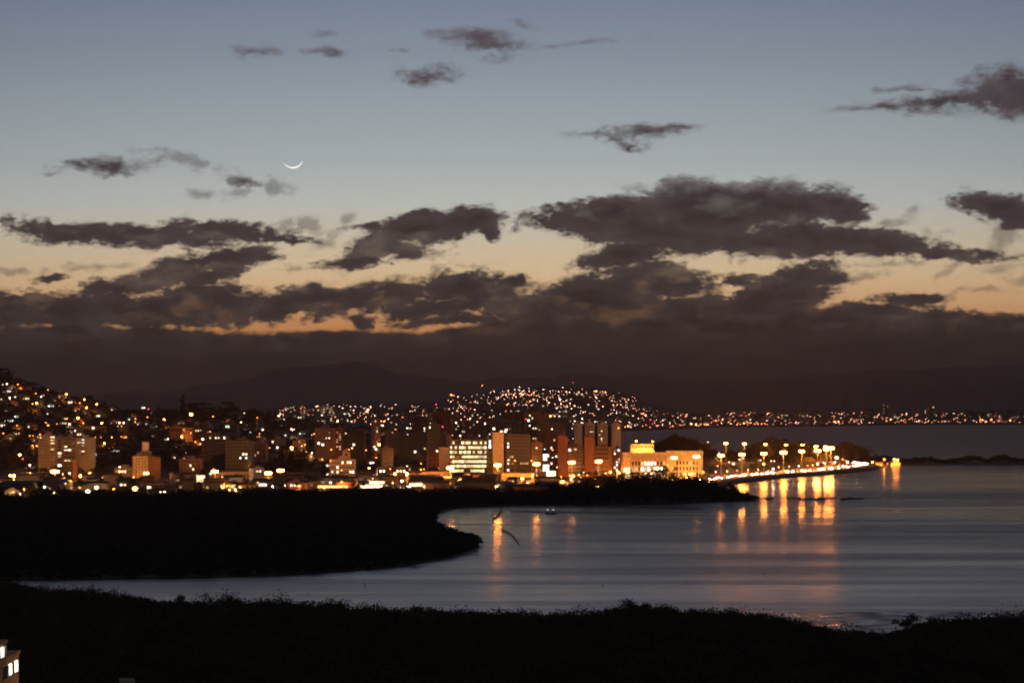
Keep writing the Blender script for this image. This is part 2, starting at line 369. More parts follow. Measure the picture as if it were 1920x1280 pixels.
# ------------------------------------------------------------------ water
def water_mat():
    m = bpy.data.materials.new('calm bay water'); m.use_nodes = True; nt = m.node_tree; N = nt.nodes; L = nt.links; N.clear()
    def nd(t, **k):
        n = N.new(t); [setattr(n, a, b) for a, b in k.items()]; return n
    geo = nd('ShaderNodeNewGeometry')
    def nse(sx, sy, detail, loc=(0, 0, 0), rot=0):
        mp = nd('ShaderNodeMapping'); L.new(geo.outputs['Position'], mp.inputs[0]); mp.inputs['Scale'].default_value = (1/sx, 1/sy, 1); mp.inputs['Location'].default_value = loc; mp.inputs['Rotation'].default_value = (0, 0, rot)
        n = nd('ShaderNodeTexNoise'); L.new(mp.outputs[0], n.inputs['Vector']); n.inputs['Scale'].default_value = 1; n.inputs['Detail'].default_value = detail; return n.outputs['Fac']
    def mr(x, a, b, c, d):
        n = nd('ShaderNodeMapRange'); L.new(x, n.inputs['Value'])
        for k, q in zip(('From Min', 'From Max', 'To Min', 'To Max'), (a, b, c, d)): n.inputs[k].default_value = q
        return n.outputs[0]
    bands = nse(210, 15, 6, (3, 1, 0), .02)
    fine = nse(5, 2.2, 3)
    wave = nse(22, 6, 4, (9, 4, 0), .05)
    bp = nd('ShaderNodeBump'); bp.inputs['Strength'].default_value = .35; bp.inputs['Distance'].default_value = .2; L.new(fine, bp.inputs['Height'])
    bp2 = nd('ShaderNodeBump'); bp2.inputs['Strength'].default_value = .25; bp2.inputs['Distance'].default_value = .5; L.new(wave, bp2.inputs['Height']); L.new(bp.outputs[0], bp2.inputs['Normal'])
    g1 = nd('ShaderNodeBsdfGlossy'); g1.distribution = 'GGX'; g1.inputs['Color'].default_value = (.46, .44, .43, 1)
    L.new(mr(bands, .35, .65, .09, .20), g1.inputs['Roughness'])
    g2 = nd('ShaderNodeBsdfGlossy'); g2.distribution = 'GGX'; g2.inputs['Color'].default_value = (.37, .35, .355, 1); g2.inputs['Roughness'].default_value = .36
    L.new(bp2.outputs[0], g2.inputs['Normal']); L.new(mr(nse(240, 34, 7, (13, 5, 0), .04), .34, .66, .28, .46), g2.inputs['Roughness'])
    bp3 = nd('ShaderNodeBump'); bp3.inputs['Strength'].default_value = .5; bp3.inputs['Distance'].default_value = .16; L.new(nse(30, 9, 5, (2, 7, 0), .03), bp3.inputs['Height']); L.new(bp3.outputs[0], g1.inputs['Normal'])
    sp = nd('ShaderNodeSeparateXYZ'); L.new(geo.outputs['Position'], sp.inputs[0])
    def ma(op, a, b, c=0.0):
        n = nd('ShaderNodeMath', operation=op)
        for i, q in enumerate((a, b, c)):
            if isinstance(q, (int, float)): n.inputs[i].default_value = q
            else: L.new(q, n.inputs[i])
        return n.outputs[0]
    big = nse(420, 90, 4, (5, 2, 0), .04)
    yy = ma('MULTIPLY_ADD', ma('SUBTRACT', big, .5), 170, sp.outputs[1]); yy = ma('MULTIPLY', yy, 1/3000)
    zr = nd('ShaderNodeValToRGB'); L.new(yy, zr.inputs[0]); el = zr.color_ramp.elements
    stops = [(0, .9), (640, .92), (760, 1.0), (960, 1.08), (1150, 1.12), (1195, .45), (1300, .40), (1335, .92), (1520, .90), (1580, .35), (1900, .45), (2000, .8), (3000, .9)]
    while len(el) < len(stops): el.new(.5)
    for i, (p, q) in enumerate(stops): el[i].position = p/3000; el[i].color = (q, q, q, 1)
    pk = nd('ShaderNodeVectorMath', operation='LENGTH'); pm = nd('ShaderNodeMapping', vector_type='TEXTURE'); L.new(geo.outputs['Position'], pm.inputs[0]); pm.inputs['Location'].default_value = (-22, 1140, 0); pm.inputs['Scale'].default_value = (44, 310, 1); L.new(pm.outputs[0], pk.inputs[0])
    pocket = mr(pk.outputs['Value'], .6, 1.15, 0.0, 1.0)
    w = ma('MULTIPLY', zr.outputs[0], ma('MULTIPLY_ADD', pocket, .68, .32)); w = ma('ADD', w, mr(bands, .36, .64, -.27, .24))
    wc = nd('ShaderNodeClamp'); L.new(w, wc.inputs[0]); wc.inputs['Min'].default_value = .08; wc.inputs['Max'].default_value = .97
    gr = nd('ShaderNodeValToRGB'); gr.color_ramp.elements.new(.75); L.new(yy, gr.inputs[0]); ge = gr.color_ramp.elements; ge[0].position = .20; ge[0].color = (.90, .86, .81, 1); ge[1].position = .42; ge[1].color = (.43, .405, .39, 1); ge[2].position = .80; ge[2].color = (.24, .22, .22, 1); L.new(gr.outputs[0], g2.inputs['Color'])  # reflection brightness painted into the tint: lighter near, darker far out
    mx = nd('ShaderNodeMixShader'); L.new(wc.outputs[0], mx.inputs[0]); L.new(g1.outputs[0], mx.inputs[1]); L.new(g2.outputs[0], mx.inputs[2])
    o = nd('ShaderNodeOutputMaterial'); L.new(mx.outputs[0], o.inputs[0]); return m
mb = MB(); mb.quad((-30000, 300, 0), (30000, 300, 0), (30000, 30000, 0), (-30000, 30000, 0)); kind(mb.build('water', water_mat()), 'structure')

# ------------------------------------------------------------------ flat land sheets and canopies
def poly_px(pts, z): return [(X_(p, D0(v, z)), D0(v, z)) for p, v in pts]
def in_poly(P2, poly):
    x, y = P2[:, 0], P2[:, 1]; ins = np.zeros(len(P2), bool); n = len(poly)
    for i in range(n):
        x0, y0 = poly[i]; x1, y1 = poly[(i+1) % n]
        c = ((y0 > y) != (y1 > y)) & (x < (x1-x0)*(y-y0)/((y1-y0) or 1e-9)+x0); ins ^= c
    return ins
def edge_dist(P2, poly):
    d = np.full(len(P2), 1e9); n = len(poly)
    for i in range(n):
        a = np.array(poly[i]); b = np.array(poly[(i+1) % n]); ab = b-a; t = np.clip(((P2-a)@ab)/(ab@ab+1e-9), 0, 1)
        d = np.minimum(d, np.linalg.norm(P2-(a+t[:, None]*ab), axis=1))
    return d
def slab(name, pts2, z, m, low=-3):
    n = len(pts2); b = MB(); b.v = [(x, y, z) for x, y in pts2]+[(x, y, low) for x, y in pts2]
    b.f = [tuple(range(n))]+[(i, i+n, (i+1) % n+n, (i+1) % n) for i in range(n)]
    import bmesh
    me = b.mesh(name, m); bm = bmesh.new(); bm.from_mesh(me); bmesh.ops.triangulate(bm, faces=[f for f in bm.faces if len(f.verts) > 4]); bmesh.ops.recalc_face_normals(bm, faces=bm.faces); bm.to_mesh(me); bm.free()
    return kind(link(name, me), 'structure')
def leaf_cloud(cent, rad, hgt, n, leaf, seed):
    """leaf-sized quads spread through the upper shell of every crown"""
    g = np.random.default_rng(seed); K = len(cent); M = K*n
    c = np.repeat(cent, n, 0); r = np.repeat(rad, n); h = np.repeat(hgt, n)
    th = g.uniform(0, 2*np.pi, M); cz = g.uniform(-.35, 1, M); s = np.sqrt(1-cz**2); q = g.uniform(.55, 1.08, M)
    lob = 1+.12*np.sin(th*3+np.repeat(g.uniform(0, 6, K), n))+.15*np.sin(th*5+cz*6+np.repeat(g.uniform(0, 6, K), n))
    pos = c+np.stack([r*s*np.cos(th)*q*lob, r*s*np.sin(th)*q*lob, h*cz*q*lob], 1)
    a = g.normal(size=(M, 3)); a /= np.linalg.norm(a, axis=1)[:, None]; b = np.cross(a, g.normal(size=(M, 3))); b /= np.linalg.norm(b, axis=1)[:, None]
    L_ = (leaf*g.uniform(.5, 1.4, M))[:, None]
    V = np.stack([pos-a*L_, pos-b*L_*.6, pos+a*L_, pos+b*L_*.6], 1).reshape(-1, 3)
    return V, np.arange(M*4).reshape(-1, 4)
def canopy(name, poly, spacing, rr, hh, n, leaf, seed, zbase=.8, grow=12., m=None, sig=.22, tall=None):
    g = np.random.default_rng(seed); xs = [p[0] for p in poly]; ys = [p[1] for p in poly]
    A = (max(xs)-min(xs))*(max(ys)-min(ys)); K = int(A/spacing**2)
    Q = np.stack([g.uniform(min(xs), max(xs), K), g.uniform(min(ys), max(ys), K)], 1); Q = Q[in_poly(Q, poly)]
    D = Q[:, 1]; px = 960+F*Q[:, 0]/D; Q = Q[(px > -120) & (px < 2040)]
    e = np.clip(edge_dist(Q, poly)/grow, .35, 1)
    big = np.clip(g.normal(1, sig, len(Q)), .5, 2.1)*(1+.26*np.sin(Q[:, 0]*.085)*np.cos(Q[:, 1]*.05)+.12*np.sin(Q[:, 0]*.31+Q[:, 1]*.2))
    r = rr*e**.5*big; h = hh*e*big
    if tall is not None: h = h*np.interp(960+F*Q[:, 0]/Q[:, 1], [t[0] for t in tall], [t[1] for t in tall])
    cent = np.stack([Q[:, 0], Q[:, 1], zbase+h*.55], 1)
    V, Fq = leaf_cloud(cent, r, h*.75, n, leaf, seed+1)
    o = link(name, raw_mesh(name, V, Fq, m or MANG)); kind(o, 'stuff'); return o
MID = [(820,962),(814,978),(833,997),(880,1003),(897,1012),(893,1028),(850,1043),(760,1060),(600,1073),(400,1081),(200,1084),(60,1086),(-200,1086),(-300,1000),(-300,927.5),(650,926.5),(900,923),(1290,920.5),(1330,917),(1352,922),(1400,930),(1424,937),(1340,940),(1250,943),(1100,946),(950,946),(850,950)]
midp = poly_px(MID, .4)
slab('mangrove_mud', midp, .35, MUD)
tag(canopy('mangrove_swamp', midp, 3.9, 3.0, 2.7, 42, .7, 11, tall=[(985,1),(1060,1.5),(1130,2.5),(1320,2.7),(1345,1.3),(1430,1)]), 'black mass of mangrove trees on the spit between bay and town', 'mangrove swamp')
NEAR = [(-200,1112),(60,1118),(140,1124),(250,1136),(340,1146),(460,1150),(556,1153),(600,1162),(700,1164),(760,1166),(860,1166),(960,1173),(1080,1174),(1160,1162),(1200,1158),(1270,1162),(1340,1168),(1440,1180),(1520,1192),(1600,1204),(1660,1210),(1690,1192),(1740,1182),(1850,1184),(1960,1186),(2200,1188),(2300,1900),(960,1900),(-400,1900)]
nearp = poly_px(NEAR, .4)
slab('near_bank', nearp, .35, MUD)
near_band = [(x, y) for x, y in nearp[:-3]]+[(150, 400), (0, 400), (-150, 400)]
tag(canopy('mangrove_thicket', near_band, 2.9, 2.7, 3.4, 380, .31, 21, sig=.24, m=mat('near mangrove leaves', (.085, .075, .035), rough=.95, var=.6, scale=.12)), 'black mangrove thicket along the near shore below the bay', 'mangrove thicket')
# mud flats uncovered by the tide
def wet_mud():
    m = bpy.data.materials.new('wet rippled mud'); m.use_nodes = True; N = m.node_tree.nodes; L = m.node_tree.links
    b = N['Principled BSDF']; b.inputs['Base Color'].default_value = (.42, .40, .39, 1); b.inputs['Metallic'].default_value = .85
    tc = N.new('ShaderNodeTexCoord'); mp = N.new('ShaderNodeMapping'); mp.inputs['Rotation'].default_value = (0, 0, .5); mp.inputs['Scale'].default_value = (.10, .42, 1)
    n = N.new('ShaderNodeTexNoise'); n.inputs['Scale'].default_value = 1; n.inputs['Detail'].default_value = 6; L.new(tc.outputs['Object'], mp.inputs[0]); L.new(mp.outputs[0], n.inputs['Vector'])
    r = N.new('ShaderNodeMapRange'); r.inputs['From Min'].default_value = .35; r.inputs['From Max'].default_value = .65; r.inputs['To Min'].default_value = .18; r.inputs['To Max'].default_value = .75; L.new(n.outputs['Fac'], r.inputs['Value']); L.new(r.outputs[0], b.inputs['Roughness'])
    bp = N.new('ShaderNodeBump'); bp.inputs['Strength'].default_value = .8; bp.inputs['Distance'].default_value = .35; L.new(n.outputs['Fac'], bp.inputs['Height']); L.new(bp.outputs[0], b.inputs['Normal']); return m
WETMUD = wet_mud()
slab('mud_flat', poly_px([(1330,1149),(1500,1147),(1700,1146),(2100,1147),(2100,1200),(1700,1200),(1600,1215),(1400,1185)], .05), .05, WETMUD)
slab('mud_bank', poly_px([(555,1141),(640,1144),(800,1144),(1010,1148),(1040,1155),(1120,1158),(1140,1172),(900,1180),(600,1170)], .05), .05, WETMUD)
slab('sandbar', poly_px([(1145,950),(1200,948),(1300,951),(1322,953),(1310,955),(1200,953)], .12), .12, MUD)
slab('mud_bar', poly_px([(955,957.5),(1020,958),(1100,959.5),(1192,962),(1100,961.5),(1010,960.5)], .1), .1, MUD)

# ------------------------------------------------------------------ finding where a line of sight meets the land
def hit(px, v, fn=town_z, fr=FRONT, D1=3000, step=8):
    D = interp(px, fr)+4
    while D < D1:
        if fn(px, D) >= Z_(v, D): return D
        D += step
    return None

# ------------------------------------------------------------------ buildings
BL = []      # footprints in rows and columns of the photograph, to hand lit windows to the right building
WIN = {}
def win_mesh(w, h, key, m):
    k = (round(w, 1), round(h, 1), key)
    if k not in WIN:
        b = MB(); b.box(-w/2, w/2, -.09, .05, -h/2, h/2); me = b.mesh('window', m)
        fr = METAL; me.materials.append(WALLS['grey'])
        n = len(b.v); b2 = MB(); b2.v = list(b.v); b2.f = list(b.f)
        b2.box(-w/2-.08, w/2+.08, -.16, .02, -h/2-.14, -h/2-.002)          # sill
        me = b2.mesh('window', m); me.materials.append(WALLS['grey'])
        for p in me.polygons:
            if p.index >= 6: p.material_index = 1
        WIN[k] = me
    return WIN[k]
def building(name, label, x0, x1, vt, vb, D, depth, wall, rows=0, cols=0, lit='', ww=.5, wh=.5, yaw=0, top='flat', cat='building', band=None, marg=(.06, .06), bot=.06, dark=True, down=6, balc=False, litmat='w'):
    w = (x1-x0)/F*D; z1 = Z_(vt, D); z0 = Z_(vb, D); h = z1-z0
    root = thing(name, (X_((x0+x1)/2, D), D, z0), label, cat, rz=yaw, px=(x0+x1)/2, v=vt)
    b = MB(); b.box(-w/2, w/2, 0, depth, -down, h-.5); b.box(-w/2-.15, w/2+.15, -.15, depth+.15, h-.498, h)
    if top == 'flat': b.box(-w*.18, w*.16, depth*.3, depth*.7, h+.002, h+2.6)
    b.build('wall', WALLS[wall], root)
    rr = random.Random(int(x0*7+vt))
    if top == 'flat' and w > 5:
        q = MB(); x = rr.uniform(-.4, .3)*w; q.tube((x, depth*.2, h), (x, depth*.2, h+rr.uniform(1.2, 2.2)), .9, .9, 10); q.build('roof_tank', WALLS['grey'], root)
        q = MB(); x = rr.uniform(-.3, .4)*w; q.tube((x, depth*.4, h), (x, depth*.4, h+rr.uniform(3, 6)), .07, .04, 5); q.tube((x-.7, depth*.4, h+2.4), (x+.7, depth*.4, h+2.4), .04, .04, 4); q.build('antenna', METAL, root)
        q = MB(); q.box(-w/2+.4, w/2-.4, .3, .5, h+.002, h+.7); q.build('parapet', WALLS[wall], root)
    if top == 'gable':
        g = MB(); g.quad((-w/2-.4, -.4, h+.01), (w/2+.4, -.4, h+.01), (w/2+.4, depth/2, h+h*.3), (-w/2-.4, depth/2, h+h*.3)); g.quad((w/2+.4, depth+.4, h+.01), (-w/2-.4, depth+.4, h+.01), (-w/2-.4, depth/2, h+h*.3), (w/2+.4, depth/2, h+h*.3)); g.poly([(-w/2, 0, h), (-w/2, depth, h), (-w/2, depth/2, h+h*.29)]); g.poly([(w/2, depth, h), (w/2, 0, h), (w/2, depth/2, h+h*.29)])
        g.build('roof', ROOF['tile'], root)
    if top == 'ant':
        g = MB(); g.tube((0, depth*.5, h), (0, depth*.5, h+7), .15, .06, 6); g.build('antenna', METAL, root)
    if rows:
        rh = h*(1-bot)/rows*1.0; cw = w*(1-marg[0]-marg[1])/cols
        bw, bh = cw*ww, rh*wh
        litset = lit if isinstance(lit, dict) else {}
        for r in range(rows):
            zz = h*bot+rh*(r+.5)-.2
            if balc:
                s = MB(); s.box(-w/2+w*marg[0], w/2-w*marg[1], -1.1, -.002, -.12, .0); s.box(-w/2+w*marg[0], w/2-w*marg[1], -1.1, -1.0, .002, 1.0)
                s.build('balcony', WALLS[balc], root, (0, 0, zz-bh/2-.1))
            for c in range(cols):
                k = litset.get((r, c)) or (lit(r, c) if callable(lit) else None)
                if not k and not dark: continue
                m = LIT[k] if k in LIT else (OFFICE if k == 'F' else GLASS)
                link('window', win_mesh(bw, bh, k or 'dark', m), root, (-w/2+w*marg[0]+cw*(c+.5), -.001, zz))
    BL.append(dict(root=root, x0=x0, x1=x1, vt=vt, vb=vb, D=D, w=w, h=h, yaw=yaw))
    return root
def some(p, seed, kinds='wwyd'):
    g = random.Random(seed); memo = {}
    def f(r, c):
        if (r, c) not in memo: memo[(r, c)] = g.choice(kinds) if g.random() < p else None
        return memo[(r, c)]
    return f
# left: apartment block in two wings
building('apartment_block','tall beige apartment block with stacked balconies, left wing of the pair on the left',72,105,817,884,1760,16,'cream',11,3,{(10,2):'w',(9,2):'y',(8,2):'y',(6,2):'y',(5,0):'d',(3,2):'d'},.7,.5,.10,balc='cream')
building('apartment_block','recessed beige stair tower between the two balcony wings on the left',105.5,118,823,884,1764,14,'beige',10,1,{(5,0):'y',(4,0):'d',(1,0):'w'},.5,.5,.1)
building('apartment_block','beige balcony block with one bright wide window, between stair tower and right wing',118.5,142,821,884,1766,14,'beige',9,3,{(6,0):'y',(5,0):'w',(5,1):'w',(2,0):'y',(2,1):'y',(7,2):'d'},.75,.55,.1,balc='beige')
building('apartment_block','tall beige apartment wing with cool white windows, right wing of the left pair',142.5,176,822,886,1760,16,'cream',11,4,{(10,1):'c',(9,0):'w',(9,1):'c',(8,1):'y',(6,1):'w',(4,3):'d'},.6,.5,.1,balc='cream')
building('chimney_tower','slim brown tower standing in front of the pale balcony wings',136,144,862,906,1690,5,'brown',3,1,{},.3,.3,0,top='none')
building('tank_tower','cream apartment tower with a round water tank on its hipped roof',251,277,856,906,1690,20,'cream',9,4,{},.4,.5,.22)
t = BL[-1]; b = MB(); b.box(-t['w']*.1, t['w']*1.0, 1, 19, 0, .8); b.box(t['w']*.05, t['w']*.8, 4, 15, .802, 4.0); b.build('roof', ROOF['grey'], t['root'], (0, 0, t['h']+.01)); b = MB(); b.tube((4, 9, 4.05), (4, 9, 10.5), 2.7, 2.6, 18); b.blob((4, 9, 10.5), 2.6, 2.6, .7, 18, 4); b.build('water_tank', WALLS['white'], t['root'], (0, 0, t['h'])); 
b = MB(); b.box(t['w']/2+.01, t['w']/2+9.5, 1.5, 19, -6, t['h']-.3); b.build('side_wall', WALLS['brown'], t['root'])
building('long_house','long low red lit building with small lamps on its wall, beside the cream wings',193,246,863,874,1900,12,'rust',1,10,some(.1,3),.4,.4,top='gable')
building('low_block','beige two storey building left of the tower with the water tank',214,250,878,900,1725,14,'beige',2,6,{(1,1):'y',(1,2):'y',(1,3):'y'},.5,.4)
building('retaining_wall','long orange lit retaining wall below street lamps on the left hillside',160,199,799,805,2150,2,'ochre',0,0,top='none',cat='wall')
building('hill_house','orange lit two storey house on the hillside above the tank tower',221,235,789,802,2150,9,'ochre',2,3,{(1,0):'w',(1,2):'w',(0,1):'o'},.5,.5,-.2,top='gable',cat='house')
building('villa','orange lit villa on the hill slope with long flat terrace',318,341,800,812,2100,12,'ochre',1,5,some(.4,5,'oo'),.5,.5)
building('villa','orange villa with broad eaves, just right of the terraced villa',341.5,361,802,815,2080,12,'ochre',2,4,some(.3,6,'oy'),.5,.4,top='gable')
building('apartment_block','dim brown block with a row of yellow lit windows on its top floor',378,426,817,850,1900,18,'mauve',5,8,{(4,2):'y',(4,4):'y',(4,5):'w',(4,7):'w'},.45,.45)
building('hill_block','dark block with two white windows behind the trees of the ridge',416,445,795,812,2120,14,'green',2,6,{(1,1):'c',(1,2):'w'},.5,.5)
building('dark_block','large dark green block behind the low beige hall, three lit windows',423,473,827,892,1760,18,'green',9,8,{(5,5):'w',(5,6):'y',(4,6):'c',(4,4):'w'},.45,.45)
building('low_hall','long low beige hall at the foot of the large dark block',405,473,884,900,1690,14,'beige',1,9,{},.6,.35,top='none')
building('apartment_block','pinkish apartment block with dark vertical bands beside the dark green block',474,499,831,862,1840,16,'pink',6,4,some(.05,9),.35,.9)
building('apartment_block','low pinkish block with two small lights, left of the dark banded one',448,473.5,829,846,1900,12,'mauve',3,4,some(.1,10),.5,.5)
building('apartment_block','reddish low block with three small lights under the wooded slope',336,378,861,884,1760,14,'pink',3,7,some(.12,12),.45,.5)
building('shop_row','long dim shop hall left of the bright white hoarding',318,366,886,906,1680,14,'mauve',1,8,some(.2,13,'yd'),.6,.4,top='none')
building('warehouse','long dark warehouse with grey roof behind the two tall orange lamps',475,574,890,905,1660,25,'green',1,14,{},.4,.3,top='gable')
building('market_hall','very long dark hall with a line of white lights under its roof',566,680,896,914,1640,22,'dark',1,22,lambda r,c: 'w' if c in (2,3,4,5,6,7,8,9) else None,.7,.14,top='none')
building('tower_block','plain brown tower block with an orange lit stair strip at its right edge',590,628,803,846,1880,18,'mauve',8,6,{(4,3):'w',(4,4):'w',(6,4):'d'},.3,.4)
building('stair_tower','orange lit stair strip attached to the plain brown tower block',628.5,641,803,846,1881,18,'rust',9,2,some(.45,15,'dd'),.5,.6)
building('dark_block','unlit dark slab block to the right of the brown tower block',643,683,809,850,1950,18,'dark',7,6,some(.02,16),.4,.4)
building('school','cream three storey building with rows of lit windows behind the long hall',618,667,862,890,1720,16,'cream',3,9,{(2,4):'y',(2,6):'y',(2,7):'w',(1,2):'w',(0,0):'w',(0,2):'y',(0,7):'y',(0,8):'w'},.55,.4,.08)
building('water_tower','small square cream tower rising behind the three storey building',642,656,847,864,1760,6,'cream',2,1,{},.4,.4)
building('apartment_block','dim mauve block standing behind dark trees, left of the long dark slab',722,745,808,842,2000,16,'mauve',7,4,some(.03,18),.4,.4)
building('slab_block','long dark slab block with a few white windows left of the bright office',745,823,816,862,1900,18,'green',8,14,{(5,11):'w',(3,9):'y',(3,10):'y',(2,10):'w',(2,11):'c',(2,12):'w'},.5,.45)
building('apartment_block','reddish brown tower with a stepped top on the skyline left of centre',810,847,772,818,2350,18,'rust',9,6,some(.04,20),.4,.45)
building('apartment_block','pale block with striped balconies beside the stepped reddish tower',848,862,776,812,2360,16,'beige',8,3,some(.06,21),.5,.5,balc='beige')
building('apartment_block','wide reddish block with a grid of small windows above the bright office',871,906,793,826,2150,16,'pink',6,9,some(.10,22,'wyd'),.4,.5)
building('low_block','dark low block with small lights above the left end of the bright office',788,812,800,820,2200,14,'brown',4,5,some(.1,23),.4,.4)
building('low_block','brown block with clay coloured roof behind the long dark slab',776,800,789,812,2300,14,'rust',4,5,some(.05,24),.4,.4,top='gable')
building('low_block','pale far block at the edge of the wooded ridge',786,806,776,790,2600,14,'beige',3,5,some(.2,25),.4,.4)
# the bright office
g = random.Random(4)
off = {}
for r in range(7):
    for c in range(16):
        if g.random() < (.93 if 0 < r < 6 else .62) and not (c in (2, 3) and r > 2 and g.random() < .6): off[(r, c)] = 'F'
building('office_block','brightly lit office block, seven glowing window bands, brightest building of the town',843,913,825,886,1700,20,'dark',7,16,off,.88,.52,marg=(.01,.01),bot=.0,dark=True)
building('office_wing','blank mauve wing closing the left end of the brightly lit office',823,842.5,838,888,1701,20,'mauve',0,0,top='none')
building('glass_stair','glazed stair between the lit office and the pale blank slab',913.5,923.5,815,886,1703,14,'green',8,1,{(6,0):'c',(5,0):'c'},.4,.8,top='none')
building('slab_tower','pale blank slab tower right of the brightly lit office',924,944.5,810,886,1695,14,'stone',0,0,top='none')
building('glass_tower','dark glass office tower with faint lit floor lines in the centre',948,994,815,888,1700,22,'dark',11,10,lambda r,c: 'd' if r in (2,4) and c not in (0,) and g.random()<.3 else ('w' if c==0 and g.random()<.35 else None),.7,.45)
building('apartment_block','brown block with paired windows between glass tower and lit stairwell',995,1017,830,888,1705,16,'brown',9,5,some(.08,30),.55,.4)
building('stair_office','narrow block with three bright greenish window bands behind the white sign',1017.5,1030,850,892,1700,12,'dark',6,3,{(5,0):'c',(5,1):'c',(5,2):'c',(4,0):'c',(4,1):'c',(2,0):'c',(2,1):'c',(2,2):'c',(1,0):'c',(1,1):'c',(1,2):'c'},.92,.75,top='none')
building('low_hall','long orange lit hall with a red band in front of the dark glass tower',882,942,893,908,1640,16,'ochre',1,8,{},.6,.25,top='none')
t = BL[-1]; b = MB(); b.box(-t['w']*.4, t['w']*.3, -.2, -.1, -.5, 1.8); b.build('red_band', mat('red painted band', (.45, .03, .03)), t['root'], (0, 0, t['h']*.25))
building('low_hall','orange lit hall with three wide dark windows below the glass tower',943,1002,887,908,1645,16,'ochre',1,3,{},.8,.3,top='none')
building('low_hall','dim long hall under the left half of the bright office',770,842,884,908,1660,14,'mauve',1,10,some(.2,33,'dy'),.5,.3,top='none')
building('low_hall','dim shop hall with glowing fronts under the bright office',843,881,888,908,1650,14,'beige',1,6,lambda r,c:'y' if c in (0,3,4) else None,.7,.35,top='none')
building('back_tower','grey tower with dark glass panel on the skyline above the blank slab',919,976,790,818,2050,18,'mauve',5,7,some(.12,34),.5,.6)
building('back_tower','reddish tower with twin gables on the skyline behind the dark glass tower',940,962,768,792,2250,14,'rust',5,4,some(.08,35),.4,.5,top='gable')
building('back_tower','dark narrow tower on the skyline right of the twin gabled one',963,983,771,800,2260,14,'brown',6,4,some(.06,36),.4,.5,top='ant')
building('back_tower','wide pinkish tower with flat cornice on the skyline right of centre',984,1030,776,822,2200,18,'pink',9,9,some(.05,37),.45,.5)
building('apartment_block','pinkish apartment block with dark square windows below the flat cornice tower',1008,1029,793,828,2100,14,'ochre',7,5,some(.03,38),.35,.4)
building('apartment_block','brown apartment block with two bright amber windows near the town centre',988,1007.5,800,830,2080,14,'brown',6,4,{(1,3):'y',(1,2):'y',(5,3):'w',(5,2):'w'},.45,.45)
building('apartment_block','low dark brown block left of the white apartment slabs',1031,1060,796,818,2150,14,'mauve',4,6,some(.06,40),.4,.4)
# white slabs
for i, (a, b_, lab, ww_, base) in enumerate(((1077,1092,'narrow white apartment slab with balconies, leftmost of the four white slabs','balc',829),(1097,1115,'white apartment slab with square windows, second of the four from left','sq',824),(1121,1139,'white apartment slab with square windows and bright ground floor, third of the four','sq',829),(1147,1164,'white apartment slab with balconies, rightmost of the four white slabs','balc',826))):
    building('white_slab', lab, a, b_, 795, base, 1960, 14, 'white', 9, 4, some(.07, 50+i, 'wyy'), .38, .4, 0, balc='white' if ww_ == 'balc' else False)
building('link_block','dark recessed connecting block behind the four white slabs',1076,1163,798,826,1976,10,'dark',0,0,top='none')
building('brown_office','tall blank brown slab with stepped top, left of the two striped offices',1046,1064,818,892,1740,14,'rust',0,0,top='flat')
building('striped_office','office with pale horizontal bands and orange lit foot, left of the striped pair',1064.5,1093,838,892,1742,14,'brown',7,5,some(.08,61,'wd'),.95,.42,marg=(.02,.02))
building('brown_office','tall blank orange brown slab between the two striped offices',1096,1114,820,890,1735,14,'rust',0,0,top='flat')
building('striped_office','wide striped office with orange lit right wall, right of the striped pair',1114.5,1148,838,890,1737,14,'brown',6,5,some(.06,62,'wd'),.92,.4,marg=(.02,.22))
building('dark_block','dark narrow block of small lit windows left of the floodlit palace',1149.5,1168,842,886,1745,14,'brown',8,4,some(.3,63,'dww'),.5,.5)
